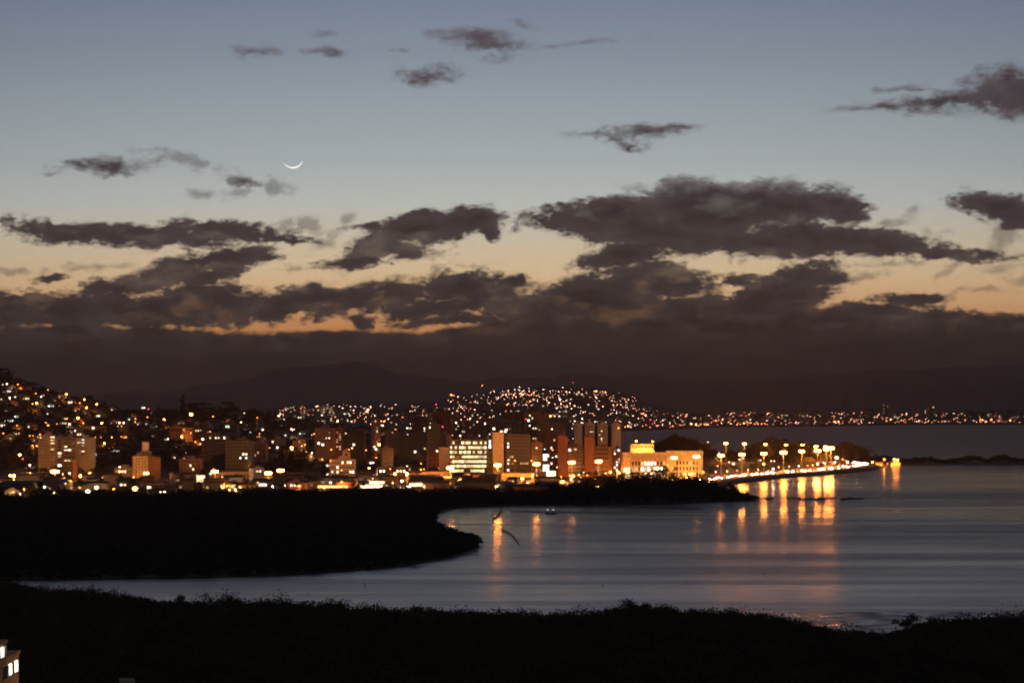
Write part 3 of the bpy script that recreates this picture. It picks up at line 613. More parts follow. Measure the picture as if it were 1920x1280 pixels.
# floodlit civic palace
def palace():
    D = 1700
    root = thing('civic_palace', (X_(1243, D), D, 3.0), 'floodlit yellow civic palace with tall columns and a raised upper storey', 'palace')
    L_ = lambda px: (px-1243)/F*D
    zt = Z_(848, D)-3
    b = MB(); b.box(L_(1168), L_(1318), 2.5, 30, -5, zt-1.6); b.box(L_(1167), L_(1319), .6, 31, zt-1.598, zt); b.box(L_(1168), L_(1182), 0.3, 2.49, -5, zt-1.602); b.box(L_(1250), L_(1264), 0.3, 2.49, -5, zt-1.602); b.box(L_(1312), L_(1318), .3, 2.49, -5, zt-1.602); b.build('wall', WALLS['stone'], root)
    b = MB(); b.box(L_(1250), L_(1318), .3, 20, zt+.002, zt+1.2); b.build('parapet', WALLS['stone'], root)
    b = MB(); b.box(L_(1184), L_(1227), 8, 24, zt+.002, zt+5.6); b.box(L_(1182), L_(1229), 7, 25, zt+.004, zt+1.2); b.box(L_(1183), L_(1228), 7.5, 24.5, zt+5.602, zt+6.2); b.build('upper_storey', WALLS['stone'], root)
    for i in range(7): link('window', win_mesh(1.2, 1.0, 'dark', GLASS), root, (L_(1188+i*6), 7.99, zt+4.2))
    for i in range(12):
        b = MB(); x = L_(1184+i*5.9); b.box(x-.35, x+.35, .7, 1.5, 0, zt-1.61); b.build('column', WALLS['stone'], root)
    for i in range(8):
        b = MB(); x = L_(1267+i*6.2); b.box(x-.4, x+.4, .7, 1.5, 0, zt-1.61); b.build('column', WALLS['stone'], root)
    gg = random.Random(5)
    for i in range(11):
        for r in range(3):
            k = gg.choice(['w', 'y', 'd', 'c', None, None, 'd']); link('window', win_mesh(1.7, 2.8, k or 'dark', LIT.get(k, GLASS)), root, (L_(1187+i*5.9), 2.49, 2.6+r*4.2))
    for i in range(7):
        for r in range(3):
            k = gg.choice([None, None, 'd', None]); link('window', win_mesh(1.5, 2.6, k or 'dark', LIT.get(k, GLASS)), root, (L_(1270+i*6.2), 2.49, 3.2+r*4.2))
    link('door', win_mesh(4.6, 7.0, 'S', SHOP), root, (L_(1175), .29, 4.5))
    b = MB(); b.box(L_(1166), L_(1320), -2, .29, -5, .4); b.build('steps', CONC, root)
    BL.append(dict(root=root, x0=1168, x1=1318, vt=848, vb=886, D=D, w=60, h=zt, yaw=0))
    # floodlights at its foot
    for px, v in ((1175,884),(1190,884),(1205,885),(1222,885),(1240,885),(1262,884),(1284,881),(1294,881),(1310,883)):
        big = px in (1284, 1294)
        z = 3.6 if not big else 6; o = thing('floodlight', (X_(px, D-9), D-9, z), 'bright yellow floodlight at the foot of the columned palace', 'floodlight', 'floodlights before the palace', px=px, v=v)
        b = MB(); b.tube((0, 0, -1.5 if not big else -4), (0, 0, 0), .1, .1, 6); b.build('post', METAL, o)
        s = .9 if big else .5; b = MB(); b.box(-s, s, -.2, .2, 0, s*1.2); b.build('lamp_head', LAMP['Y'], o)
        shine(o, s*1.2+.4, 8000 if big else 1500, (1, .36, .05), .3)
    for px in (1192,1200,1208,1216,1222):
        o = thing('roof_floodlight', (X_(px, D), D+3, 3+zt+.4), 'small yellow floodlight on the palace roof washing the upper storey', 'floodlight', 'floodlights on the palace roof', px=px, v=846)
        b = MB(); b.box(-.1, .1, -.1, .1, -.4, 0); b.build('bracket', METAL, o); b = MB(); b.box(-.4, .4, -.15, .15, .002, .4); b.build('lamp_head', LAMP['Y'], o); shine(o, .7, 1800, (1, .42, .07), .2)
palace()
# signs and shop fronts that give light
def lit_box(name, label, x0, x1, vt, vb, D, m, cat, post=True):
    D = min(D, 58.6*F/(vb-VH)); z1, z0 = Z_(vt, D), Z_(vb, D); w = (x1-x0)/F*D; o = thing(name, (X_((x0+x1)/2, D), D, z0), label, cat)
    b = MB(); b.box(-w/2, w/2, 0, .5, 0, z1-z0); b.build('panel', m, o)
    b = MB(); b.box(-w/2-.2, w/2+.2, .1, .7, z1-z0+.002, z1-z0+.3)
    if post: b.tube((-w*.3, .6, -5), (-w*.3, .6, 0), .15, .15, 6); b.tube((w*.3, .6, -5), (w*.3, .6, 0), .15, .15, 6)
    b.build('frame', METAL, o)
lit_box('billboard','glowing blank white hoarding beside a tall orange lamp on the left',368,384,891,902,1655,SHOP,'billboard')
lit_box('billboard','glowing white sign panel below the narrow block with greenish bands',1025,1042,883,893,1655,SHOP,'billboard')
lit_box('lit_shop','row of glowing white shop fronts beneath the glowing sign panel',1018,1044,896,905,1630,SHOP,'shop front',False)
lit_box('lit_shop','long white glowing shop front at the edge of the dark mangroves',677,713,909,914,1600,SHOP,'shop front',False)
lit_box('lit_shop','white glowing shop canopy above the long bright front',686,721,902,906.5,1630,SHOP,'shop front',False)
lit_box('lit_shop','yellow glowing petrol station canopy left of the low dim hall',768,819,906,911,1605,SHOP,'canopy',False)
lit_box('lit_shop','small glowing shop row below the dark green block',424,454,908,915,1615,LIT['o'],'shop front',False)
lit_box('lit_shop','pale glowing shop front right of the small orange shop row',458,500,906,911,1620,LIT['w'],'shop front',False)
lit_box('lit_shop','white gabled kiosk front beside the lamp on the left waterfront',276,300,912,919,1600,LIT['w'],'shop front',False)
lit_box('lit_shop','two tone glowing shop front under the lit office block',853,871,894,898,1625,SHOP,'shop front',False)
lit_box('lit_shop','orange glowing strip of street frontage right of the long hall',596,652,910,914,1605,LIT['o'],'shop front',False)
b = thing('awning', P(509,911,1630), 'red domed awning at the foot of a tall orange street lamp', 'awning'); q = MB(); q.blob((0, 0, 0), 2.9, 2.6, 5.3, 14, 8); q.build('canopy', mat('red canvas', (.55, .06, .03)), b)
# long retaining road bridge light line etc. are left to the lamps

# ------------------------------------------------------------------ lamps
MASTM = mat('mast sodium lamp', (.5, .3, .1), emit=(1, .31, .045), strength=60, sample=True)
def lamp_meshes():
    out = {}
    for k, m in LAMP.items():
        for nm, r in (('s', .42), ('m', .75), ('b', 1.3), ('x', 1.5)):
            b = MB(); b.blob((0, 0, 0), r, r, r*.75, 8, 5); out[k+nm] = b.mesh('lamp_head', MASTM if nm in 'mbx' and k in 'OY' else m)
    return out
LM = lamp_meshes(); POLE = {}
def pole(h):
    k = max(1, round(h*2)/2)
    if k not in POLE: b = MB(); b.tube((0, 0, 0), (0, 0, k), .16, .08, 6); POLE[k] = b.mesh('pole', METAL)
    return POLE[k]
def street_lamp(px, v, D, colr, size, label, group, zg=None):
    z = Z_(v, D); g = town_z(px, D) if zg is None else zg
    h = max(1.5, min(11, z-g)); o = thing('street_lamp', (X_(px, D), D, z-h), label, 'street lamp', group, px=px, v=v)
    link('pole', pole(h-.3), o); link('lamp_head', LM[colr+size], o, (0, 0, h), 0, rnd.uniform(.7, 1.25))
    w = {'s': 2300, 'm': 7000, 'b': 26000, 'x': 30000}[size]
    if v > 884 and px < 1340: w *= 3.2 if size == 's' else 1.7
    if size != 's' or (px*7 % 3) < 1.6 or v > 884: shine(o, h-.75, w, {'O': (1, .26, .035), 'Y': (1, .38, .08), 'W': (1, .55, .28)}[colr], .25)
    return o
# high masts: a mast with a ring of flat lamp heads
MH = {}
for k in 'OY':
    b = MB(); b.blob((0, 0, 0), .95, .8, .75, 10, 5); MH[k] = b.mesh('lamp_head', MASTM)
def mast(px, v, D, label, n=4, k='O', zg=None, s=1.0):
    z = Z_(v, D); g = town_z(px, D) if zg is None else zg
    o = thing('high_mast_lamp', (X_(px, D), D, g), label, 'mast lamp', 'tall mast lamps', px=px, v=v); h = z-g
    b = MB(); b.tube((0, 0, 0), (0, 0, h+.2), .34, .16, 8); b.build('mast', METAL, o)
    b = MB()
    for i in range(n):
        a = 2*math.pi*i/n+.4; b.tube((0, 0, h-.1), (1.0*s*math.cos(a), 1.0*s*math.sin(a), h), .07, .05, 5)
    b.build('arms', METAL, o)
    for i in range(n):
        a = 2*math.pi*i/n+.4; link('lamp_head', MH[k], o, (1.3*s*math.cos(a), 1.3*s*math.sin(a), h+.1), a, s)
    shine(o, h-1.6, ((60000 if px in (844, 933) else 13000 if px < 1240 else 14000) if px < 1340 else 52000)*s if n == 4 else (7000 if px < 1340 else 16000)*s, (1, .29, .04), 2.4)
masts = [
 (30,892,1640,'tall orange mast lamp at the far left, left one of a close pair'),(40,892,1650,'tall orange mast lamp at the far left, right one of a close pair'),
 (103,884,1640,'tall orange mast lamp flaring brightly at the foot of the cream balcony wings'),(155.5,892,1650,'tall orange mast lamp below the right balcony wing'),
 (200,890,1660,'slender mast lamp before the beige two storey building'),(274,887,1660,'slender mast lamp before the cream tower with the water tank'),
 (403,884,1640,'tall orange mast lamp just right of the glowing hoarding'),(503,887,1640,'tall orange mast lamp above the red awning'),(526,882,1640,'tall orange mast lamp with long visible pole before the dark warehouse'),
 (844,877,1620,'tall orange mast lamp at the left corner of the bright office'),(933,872,1620,'tall orange mast lamp in front of the pale blank slab'),(1006,870,1620,'tall orange mast lamp in front of the brown block right of the glass tower'),
 (1072,867,1620,'tall orange mast lamp in front of the left striped office'),(1122.5,865,1620,'tall orange mast lamp in front of the right striped office'),
 (1264,858,1640,'tall orange mast lamp before the middle of the palace'),(1306,856,1650,'tall orange mast lamp before the right columns of the palace'),
 (1352,854,1770,'tall mast lamp on the bay road, first one right of the palace'),(1391,852,1800,'tall mast lamp on the bay road, second one right of the palace'),
 (1432,850,1830,'tall mast lamp on the bay road before the greenish tree'),(1469,848,1860,'brightest tall mast lamp at the middle of the bay road'),
 (1503,846,1900,'tall mast lamp on the bay road above the orange lit tree'),(1533,845,1940,'tall mast lamp on the bay road, left of the bright cluster at its end'),
 (1550,842,1990,'tall mast lamp in the bright cluster, middle of the three at the end'),(1558,840,2000,'tall mast lamp, last one at the end of the bay road')]
for i, (px, v, D, lab) in enumerate(masts):
    mast(px, v, D, lab, 4 if px not in (200, 274) else 2, s=(1.35 if px in (1469, 103, 1533, 1550, 1558) else 1.15) if px not in (200, 274) else .85)
for px, v, D, lab in ((1361,831,2130,'smaller mast lamp in the park behind the bay road, leftmost of the rear row'),(1396,832,2130,'smaller mast lamp in the park, second from left in the rear row'),(1435,833,2170,'faint mast lamp in the park, third from left in the rear row'),(1474,834,2180,'faint twin mast lamp in the park, fourth in the rear row'),(1505,834,2180,'faint mast lamp in the park, fifth in the rear row'),(1530,837,2150,'mast lamp in the park just above the bright end cluster'),(1548,837.5,2130,'mast lamp in the park, rightmost behind the bright end cluster')):
    mast(px, v, D, lab, 2 if 1430 < px < 1510 else 4, s=.7 if 1430 < px < 1510 else .85, k='Y')

ZONES = [(0,140,680,760,'near the left hilltop'),(140,260,680,775,'along the left ridge line'),(0,90,760,830,'on the far left slope'),
 (90,180,760,818,'just above the balcony wings'),(180,260,775,830,'above the long red building'),(260,330,740,830,'on the woods right of the tank tower'),
 (0,72,830,880,'left of the balcony wings'),(176,260,830,862,'between the balcony wings and the tank tower'),(0,136,880,925,'on the far left waterfront'),
 (136,250,880,925,'below the balcony wings'),(250,330,830,925,'near the foot of the tank tower'),(330,430,740,800,'on the wooded ridge'),(320,430,800,860,'among villas on the middle slope'),
 (330,430,860,925,'around the glowing hoarding'),(430,520,740,810,'at the wooded ridge end'),(430,590,810,850,'left of the brown tower block'),(520,600,740,810,'behind the wooded ridge'),
 (430,590,850,925,'by the long dark warehouse'),(590,720,740,850,'around the plain brown tower block'),(590,720,850,925,'around the cream three storey building'),(720,830,740,850,'behind the long dark slab block'),
 (720,830,850,925,'by the glowing petrol canopy'),(830,950,740,830,'behind the bright office'),(830,950,830,925,'in front of the bright office'),(950,1045,740,830,'behind the dark glass tower'),(950,1045,830,925,'by the glowing sign panel'),
 (1045,1170,740,838,'around the four white slabs'),(1045,1170,838,925,'at the foot of the striped offices'),(1170,1330,740,860,'behind the floodlit palace'),(1170,1330,860,925,'among trees before the floodlit palace'),(1330,1700,740,925,'along the bay road')]
def zone(px, v):
    for a, b, c, d, t in ZONES:
        if a <= px < b and c <= v < d: return t
    return 'in the town below the hills'
# dots of light read off the photograph: x,y in a crop, and what gives the light
def crop(txt, ox, oy, s):
    for t in txt.split():
        a = t.split(','); yield ox+float(a[0])/s, oy+float(a[1])/s, a[2]
DOTS = []
DOTS += crop('25,200,W 65,195,Wb 165,200,O 185,238,h 230,242,h 445,248,O 330,283,O 380,312,Wb 402,298,W 90,322,Wb 140,315,w 110,240,w 85,262,w 135,262,w 12,335,W 612,290,Ob 545,316,w 590,314,w 778,338,Ob 800,412,Ob 892,380,Ob 735,370,O 632,372,O 650,365,w 300,375,O 338,372,Ob 472,400,w 548,400,w 905,490,w 1030,437,w 765,460,w 690,485,w 720,508,Ob 620,513,O 590,515,w 423,552,O 445,575,O 525,562,O 580,557,w 640,565,Wb 768,555,O 940,555,Ob 725,548,w 157,575,O 165,605,h 32,650,O 150,652,w 15,578,w 45,535,w 95,535,w 152,497,w 120,378,w 70,375,w 1222,490,w 1190,523,w 1215,523,w 1250,515,O 1245,545,O 1272,570,w 1125,525,Wb 1030,560,w 1065,585,w 1360,500,O 1395,463,w 1370,428,R 1322,415,w 1515,522,Ob 1432,587,w 1355,563,w 1430,678,w 1550,703,w 265,590,w 275,672,O 305,672,O 345,690,w 375,690,W 310,720,w 300,762,O 330,770,h 290,790,h 183,848,Ob 210,885,R 275,943,Wb 40,1098,Y 80,1112,Y 222,1165,Y 185,1205,W 110,1195,h 497,1195,W 425,1145,w 600,1105,O 475,1060,O 450,1048,O 640,1018,W 755,1133,W 800,1120,W 810,1185,Wx 890,1150,Wx 945,1060,Y 820,1020,O 1050,1162,O 1245,1162,Ox 1473,1100,O 995,910,O 1195,930,O 880,685,O 925,690,h 1030,685,O 1120,680,O 1150,690,h 963,742,Ob 960,765,h 1070,745,h 1110,755,w 1050,805,w 1075,812,w 870,843,w 795,678,O 765,660,w 730,660,w 650,625,w 690,625,w 370,660,O 530,680,w 1105,960,Wb 1520,1190,W 1480,1190,W 55,440,w 240,330,w 505,345,w 860,600,w 100,700,w 700,440,w 440,470,w', 0, 680, 4.92)
DOTS += crop('120,572,Ob 115,430,w 302,507,w 350,600,w 270,630,O 310,655,h 222,330,Ox 463,352,O 650,412,O 762,368,w 768,415,Wb 803,316,W 945,365,O 1180,345,Wb 1200,325,W 1235,382,W 968,540,O 960,572,h 800,602,h 1010,605,w 990,635,h 1190,630,h 1080,693,O 1165,690,w 1320,695,Ox 1465,660,O 1320,492,Wb 1348,490,W 1437,540,w 1540,553,W 1565,542,O 1615,645,w 1660,660,w 160,740,w 40,803,w 148,815,w 250,995,O 225,1092,O 255,1075,O 400,1100,O 20,1075,O 495,1063,W 615,1110,Y 640,1150,Y 705,1150,Wb 755,1120,Y 960,950,w 1355,1103,w 1410,1110,O 1675,1130,W 60,690,w 560,560,w 700,540,w 870,520,w 1250,560,w 465,925,O 200,430,h 420,520,h', 320, 720, 5.82)
DOTS += crop('40,437,w 175,437,O 70,563,O 88,640,O 150,650,W 225,545,w 367,615,O 410,630,O 455,685,h 250,730,h 130,700,h 565,613,O 483,845,O 335,795,w 360,740,O 793,823,Ob 865,715,h 850,585,w 870,610,w 755,622,O 905,560,Ob 810,765,w 835,762,w 1240,375,w 1090,388,O 945,345,Wb 1245,765,w 1220,800,W 1245,840,w 1150,858,w 940,858,w 1375,770,O 1450,770,R 1375,840,O 1410,835,O 1360,883,Ob 1570,828,O 815,925,W 850,930,W 890,930,W 970,925,Y 1040,915,Y 1140,930,Y 1260,955,Y 1290,975,Y 1015,940,Ob 1095,895,Ox 1125,830,Ob 1207,888,Yx 1278,898,Ob 1565,960,Ob 1030,833,O 1740,945,W 1800,940,W 1835,965,Y 1620,990,Y 980,230,O 930,295,O 970,290,O 1170,250,O 620,560,w 1090,680,w 1310,640,w', 560, 740, 6.0)
DOTS += crop('345,462,O 370,580,w 160,532,R 260,618,O 570,655,W 795,563,w 1018,470,w 993,455,R 1455,550,W 1465,650,W 1183,758,w 1260,765,O 1258,840,W 1295,828,w 825,860,O 883,870,O 1050,872,O 350,1075,O 733,1060,Ob 955,1050,Ob 1117,1065,O 1435,1018,O 1465,1025,Ob 1440,1055,W 1360,1082,Ob 1605,1015,O 375,365,R 95,308,R 1345,1030,O 115,1070,Ob 250,1085,Y 1290,1070,Y', 800, 700, 5.334)
DOTS += crop('640,768,w 150,765,w 360,487,W 512,487,W 638,545,O 1455,770,W 1535,685,W 640,993,Ob 325,1015,O 740,1045,Wb 1000,1018,W 850,1025,Y 905,1028,Y 1180,1055,Y 1260,1045,Y 1320,1040,Yb 1380,1050,Y 1490,985,O 1375,998,Y 1020,968,O 1130,915,O 815,675,Ob 980,680,Ob 935,910,W 700,985,O 560,985,Ob 780,1000,Y 1095,960,Y 1180,945,W 165,1060,W 80,1085,Y 540,1050,Y', 1040, 700, 5.334)
DOTS += crop('365,580,W 350,710,O 330,770,W 445,762,Y 545,757,Y 653,748,Y 753,745,Y 465,672,W 507,690,Wb 570,645,W 608,632,W 755,653,W 780,653,W 810,692,Yb 885,660,W 915,662,W 905,740,Wb 960,722,W 1065,715,W 1160,710,W 1250,705,O 1350,690,Wb 1423,685,W 1540,628,Wx 1600,643,O 1630,655,O 1300,700,Y 1200,752,Y 1020,755,Y 1500,690,Y 1570,700,Y', 1280, 740, 5.333)

# more blocks of the dense centre, each behind the ones already there
fl = random.Random(41)
for i in range(44):
    px = fl.uniform(700, 1160) if i < 34 else fl.uniform(365, 590); wd = fl.uniform(11, 24); D = fl.uniform(1790, 2330)
    vb = VH+(H-town_z(px, D))*F/D; hh_ = fl.choice([12, 15, 18, 24, 30, 36]) if i < 34 else fl.choice([9, 12, 15]); vt = vb-hh_*F/D
    if vt < 782: vt = fl.uniform(784, 800)
    wall = fl.choice(['mauve', 'brown', 'rust', 'beige', 'grey', 'pink', 'green', 'cream']); nf = max(2, int((vb-vt)*D/F/3.1)); nc = max(3, int(wd*D/F/2.6))
    w_ = {'mauve': 'dusky', 'brown': 'brown', 'rust': 'rust red', 'beige': 'beige', 'grey': 'grey', 'pink': 'pinkish', 'green': 'dull green', 'cream': 'cream'}[wall]
    bal = fl.random() < .35
    building('apartment_block', f"{w_} {'balcony ' if bal else ''}{'tower' if hh_ > 20 else 'block'} {zone(px, (vt+vb)/2)}", px-wd/2, px+wd/2, vt, vb, D, 14, wall, min(nf, 10), min(nc, 7), some(fl.choice([.06, .1, .16]), 100+i, 'wwydd'), fl.uniform(.35, .6), fl.uniform(.35, .5), fl.uniform(-.45, .45), balc=wall if bal else False)

# small houses
HOUSE = {}
def house_meshes(w, d, h, wall, roof):
    k = (w, d, h, wall, roof)
    if k not in HOUSE:
        b = MB(); b.box(-w/2, w/2, 0, d, -5, h); b.poly([(-w/2, 0, h+.001), (w/2, 0, h+.001), (0, 0, h+w*.22)]); b.poly([(w/2, d, h+.001), (-w/2, d, h+.001), (0, d, h+w*.22)])
        r = MB(); r.quad((-w/2-.5, -.6, h-.2), (0, -.6, h+w*.25), (0, d+.6, h+w*.25), (-w/2-.5, d+.6, h-.2)); r.quad((0, -.6, h+w*.25), (w/2+.5, -.6, h-.2), (w/2+.5, d+.6, h-.2), (0, d+.6, h+w*.25))
        HOUSE[k] = (b.mesh('wall', WALLS[wall]), r.mesh('roof', ROOF[roof]))
    return HOUSE[k]
WALLWORD = {'cream': 'cream', 'beige': 'beige', 'white': 'white', 'pink': 'pinkish', 'ochre': 'ochre', 'grey': 'grey', 'rust': 'reddish'}
LITWORD = {'w': 'white lit', 'y': 'yellow lit', 'c': 'pale greenish lit', 'o': 'orange lit', 'd': 'dim'}
hs = random.Random(31)
def house(px, v, D, glow, z=None):
    wall = hs.choice(list(WALLWORD)) if glow != 'h' else hs.choice(['ochre', 'cream', 'beige'])
    roof = hs.choice(['tile', 'tile', 'grey']); w = hs.choice([7, 8.5, 10]); h = hs.choice([3, 3, 5.8])
    zg = Z_(v, D)-h*.62; n = hs.choice([1, 1, 2, 3]) if glow != 'h' else 2
    k = hs.choice(['w', 'w', 'y', 'c']) if glow == 'w' else 'o'
    tall_ = 'tall ' if h > 5 else ''
    lab = f"{tall_}{WALLWORD[wall]} house, {LITWORD[k]} windows, {zone(px, v)}"
    o = thing('house', (X_(px, D), D, zg), lab, 'house', 'houses on the slopes', rz=hs.uniform(-.5, .5), px=px, v=v)
    wm, rm = house_meshes(w, 8, h, wall, roof); link('wall', wm, o); link('roof', rm, o)
    for i in range(n):
        x = (i-(n-1)/2)*2.3
        link('window', win_mesh(1.1 if n > 1 else 1.4, 1.2, k, LIT[k]), o, (x, -.001, h*.62))
    link('door', win_mesh(.9, 2.0, 'door', WALLS['brown']), o, (w*.36, -.001, 1.05))
    if glow == 'h':   # wall washed by a lamp under the eave
        lm = thing('wall_lamp', P(px+w*.2, v-1, D-3.5), f"small orange lamp before a house {zone(px, v)}", 'lamp', 'lamps by the houses', px=px, v=v)
        link('lamp_head', LM['Os'], lm); link('pole', pole(4), lm, (0, 0, -4.3))
def front_building(px, v):
    c = [b for b in BL if b['x0'] <= px <= b['x1'] and b['vt'] <= v <= b['vb']]
    return min(c, key=lambda b: b['D']) if c else None
n_lamp = 0
for px, v, k in DOTS:
    fb_ = front_building(px, v)
    if k in ('w',) and fb_ is not None:
        b = fb_; link('window', win_mesh(1.5, 1.4, 'w', LIT['w']), b['root'], (X_(px, b['D'])-b['root'].location.x, -.12, Z_(v, b['D'])-b['root'].location.z)); continue
    if fb_ is not None: D = fb_['D']-16
    else:
        D = hit(px, v+(12 if k[0] in 'OYWR' else 3)*(2000/1700)) or 2500
        if v > 880 and px < 1340: D = min(1600+rnd.uniform(0, 25), 56.5*F/(v-VH))
        if D > 2515: D = 2515
    if k in ('w', 'h'): house(px, v, D, k); continue
    size = {'b': 'm', 'x': 'b'}.get(k[1:], 's'); c = k[0]
    cn = {'O': 'orange', 'Y': 'amber', 'W': 'white', 'R': 'red'}[c]; sn = {'s': 'small', 'm': 'bright', 'b': 'very bright'}[size]
    if c == 'R':
        o = thing('aircraft_beacon', P(px, v, D), f'red warning beacon {zone(px, v)}', 'beacon', px=px, v=v); link('pole', pole(4), o, (0, 0, -4.2)); link('lamp_head', LM['Rs'], o)
    else: street_lamp(px, v, D, c, size, f'{sn} {cn} street lamp {zone(px, v)}', 'street lamps of the town')

# ------------------------------------------------------------------ bay road on the point: road, sea wall, cars
ROADV = [(1300,1640),(1345,1705),(1400,1772),(1450,1822),(1500,1862),(1550,1930),(1590,1995),(1608,2040),(1600,2085),(1575,2110),(1540,2100)]
def offs(pts, d):
    W = [np.array((X_(p, D), D)) for p, D in pts]; out = []
    for i in range(len(W)):
        t = W[min(i+1, len(W)-1)]-W[max(i-1, 0)]; t /= np.linalg.norm(t); out.append(W[i]+np.array((-t[1], t[0]))*d)
    return out
def dense(pts, k=8):
    o = []
    for i in range(len(pts)-1):
        for j in range(k): a = j/k; o.append((pts[i][0]*(1-a)+pts[i+1][0]*a, pts[i][1]*(1-a)+pts[i+1][1]*a))
    return o+[pts[-1]]
RD = dense(ROADV)
def strip(name, d0, d1, z, m, k='structure', h=0):
    A, B_ = offs(RD, d0), offs(RD, d1); b = MB()
    for i in range(len(A)-1):
        b.quad((*A[i], z), (*A[i+1], z), (*B_[i+1], z), (*B_[i], z))
        if h:
            for Q in (A, B_): b.quad((*Q[i], z-h), (*Q[i+1], z-h), (*Q[i+1], z), (*Q[i], z))
    return kind(b.build(name, m), k)
strip('road', -11, 11, 3.35, mat('asphalt', (.11, .105, .10), rough=.7), h=.5)
strip('pavement', -16, -11.01, 3.48, mat('paving', (.33, .31, .28)), h=6)
strip('park_pavement', 11.01, 15, 3.48, mat('paving', (.33, .31, .28)), h=1)
for d in (-7, 0, 7): strip('road_marking', d-.12, d+.12, 3.356, mat('road paint', (.75, .75, .72)))
wl = strip('sea_wall', -18.5, -16.01, 3.0, CONC, h=6); wl['kind'] = 'thing'; tag(wl, 'low concrete sea wall curving along the bay road', 'sea wall')
# car
def car_meshes():
    P_ = [(-2.15,.35),(-2.15,.85),(-1.95,.98),(-1.5,1.02),(-.95,1.42),(.55,1.45),(1.15,1.0),(1.95,.9),(2.15,.7),(2.15,.35)]
    b = MB(); n = len(P_)
    for s in (-.85, .85): b.v += [(x, s*(.86 if z > 1.1 else 1), z) for x, z in P_]
    b.f.append(tuple(range(n))[::-1]); b.f.append(tuple(range(n, 2*n)))
    for i in range(n): j = (i+1) % n; b.f.append((i, j, n+j, n+i))
    bodies = [b.mesh('body', mat(nm, c, rough=.3, var=.05)) for nm, c in (('white car paint', (.7, .7, .7)), ('silver car paint', (.4, .4, .42)), ('dark car paint', (.03, .03, .035)), ('red car paint', (.35, .03, .02)))]
    g = MB()
    for s in (-1, 1): y = s*.80; g.poly([(-1.35, s*.86, 1.04), (-.92, y*.965, 1.36), (.5, y*.965, 1.39), (1.0, s*.86, 1.04)])
    g.quad((1.2, -.7, 1.02), (1.2, .7, 1.02), (.62, .66, 1.43), (.62, -.66, 1.43)); g.quad((-1.52, -.7, 1.06), (-1.52, .7, 1.06), (-1.0, .66, 1.42), (-1.0, -.66, 1.42))
    gl = g.mesh('window', GLASS)
    w = MB(); w.tube((0, -.1, 0), (0, .1, 0), .33, .33, 12); wh = w.mesh('wheel', mat('tyre rubber', (.02, .02, .02)))
    h = MB(); h.blob((0, 0, 0), .14, .24, .17, 6, 4); hl = h.mesh('headlight', mat('headlight beam', (.5, .5, .5), emit=(1, .80, .50), strength=160, sample=True))
    t = MB(); t.box(-.05, .05, -.22, .22, -.08, .08); tl = t.mesh('tail_light', mat('tail light', (.4, .02, .02), emit=(1, .05, .03), strength=2.5))
    return bodies, gl, wh, hl, tl
CB, CG, CW, CH, CT = car_meshes()
def car(x, y, z, ang, col, label, group):
    o = thing('car', (x, y, z), label, 'car', group, rz=ang, px=960+F*x/y, v=VH+(H-z)*F/y)
    link('body', CB[col], o); link('window', CG, o)
    for a in (-1.35, 1.35):
        for s in (-.8, .8): link('wheel', CW, o, (a, s, .33))
    for s in (-.6, .6): link('headlight', CH, o, (2.12, s, .62)); link('tail_light', CT, o, (-2.16, s, .75))
A0 = {d: offs(RD, d) for d in (-8.7, -4.6, 4.6, 8.7)}
cg = random.Random(12); names = ['white', 'silver', 'dark', 'red']; idx = 0
for d in (-8.7, -4.6, 4.6, 8.7):
    pts = A0[d]; s = cg.uniform(3, 9); acc = 0
    for i in range(len(pts)-1):
        seg = pts[i+1]-pts[i]; l = np.linalg.norm(seg)
        while s < acc+l:
            p = pts[i]+seg*((s-acc)/l); toward = d < 0     # near lanes run towards the camera
            ang = math.atan2(seg[1], seg[0])+(math.pi if toward else 0); c = cg.randrange(4)
            lane = {-8.7: 'in the seaward lane', -4.6: 'in the second lane from the sea', 4.6: 'in the third lane from the sea', 8.7: 'in the lane beside the park'}[d]
            car(p[0], p[1], 3.36, ang, c, f'{names[c]} car {lane} of the bay road', 'cars on the bay road'); s += cg.choice([9, 12, 14, 22, 30])
        acc += l

# ------------------------------------------------------------------ trees
def tree_meshes(seed, kind_='round'):
    g = np.random.default_rng(seed); k = 9
    if kind_ == 'cone': cent = np.array([[g.normal(0, .25), g.normal(0, .25), 3+i*1.0] for i in range(k)]); rad = np.linspace(2.0, .6, k); hg = np.full(k, 1.0)
    elif kind_ == 'umbrella': cent = np.stack([g.normal(0, 2.4, k), g.normal(0, 2.4, k), g.uniform(7.6, 8.6, k)], 1); rad = g.uniform(1.3, 2.0, k); hg = rad*.55
    else: cent = np.stack([g.normal(0, 1.7, k), g.normal(0, 1.7, k), g.uniform(4.4, 8.2, k)], 1); rad = g.uniform(1.4, 2.5, k); hg = rad*.9
    V, Fq = leaf_cloud(cent, rad, hg, 70, .42, seed+5)
    cr = raw_mesh('crown', V, Fq, LEAF)
    b = MB(); top = 7.5 if kind_ != 'cone' else 10
    b.tube((0, 0, -2), (.1, 0, top*.55), .32, .2, 7); b.tube((.1, 0, top*.55), (0, .1, top*.9), .2, .06, 6)
    if kind_ != 'cone':
        for c in cent[:5]: b.tube((.1, 0, top*.5), tuple(c), .14, .04, 5)
    return cr, b.mesh('trunk', BARK)
TM = {'round': [tree_meshes(s) for s in (1, 2, 3)], 'umbrella': [tree_meshes(s, 'umbrella') for s in (4, 5)], 'cone': [tree_meshes(6, 'cone')]}
tg = random.Random(77)
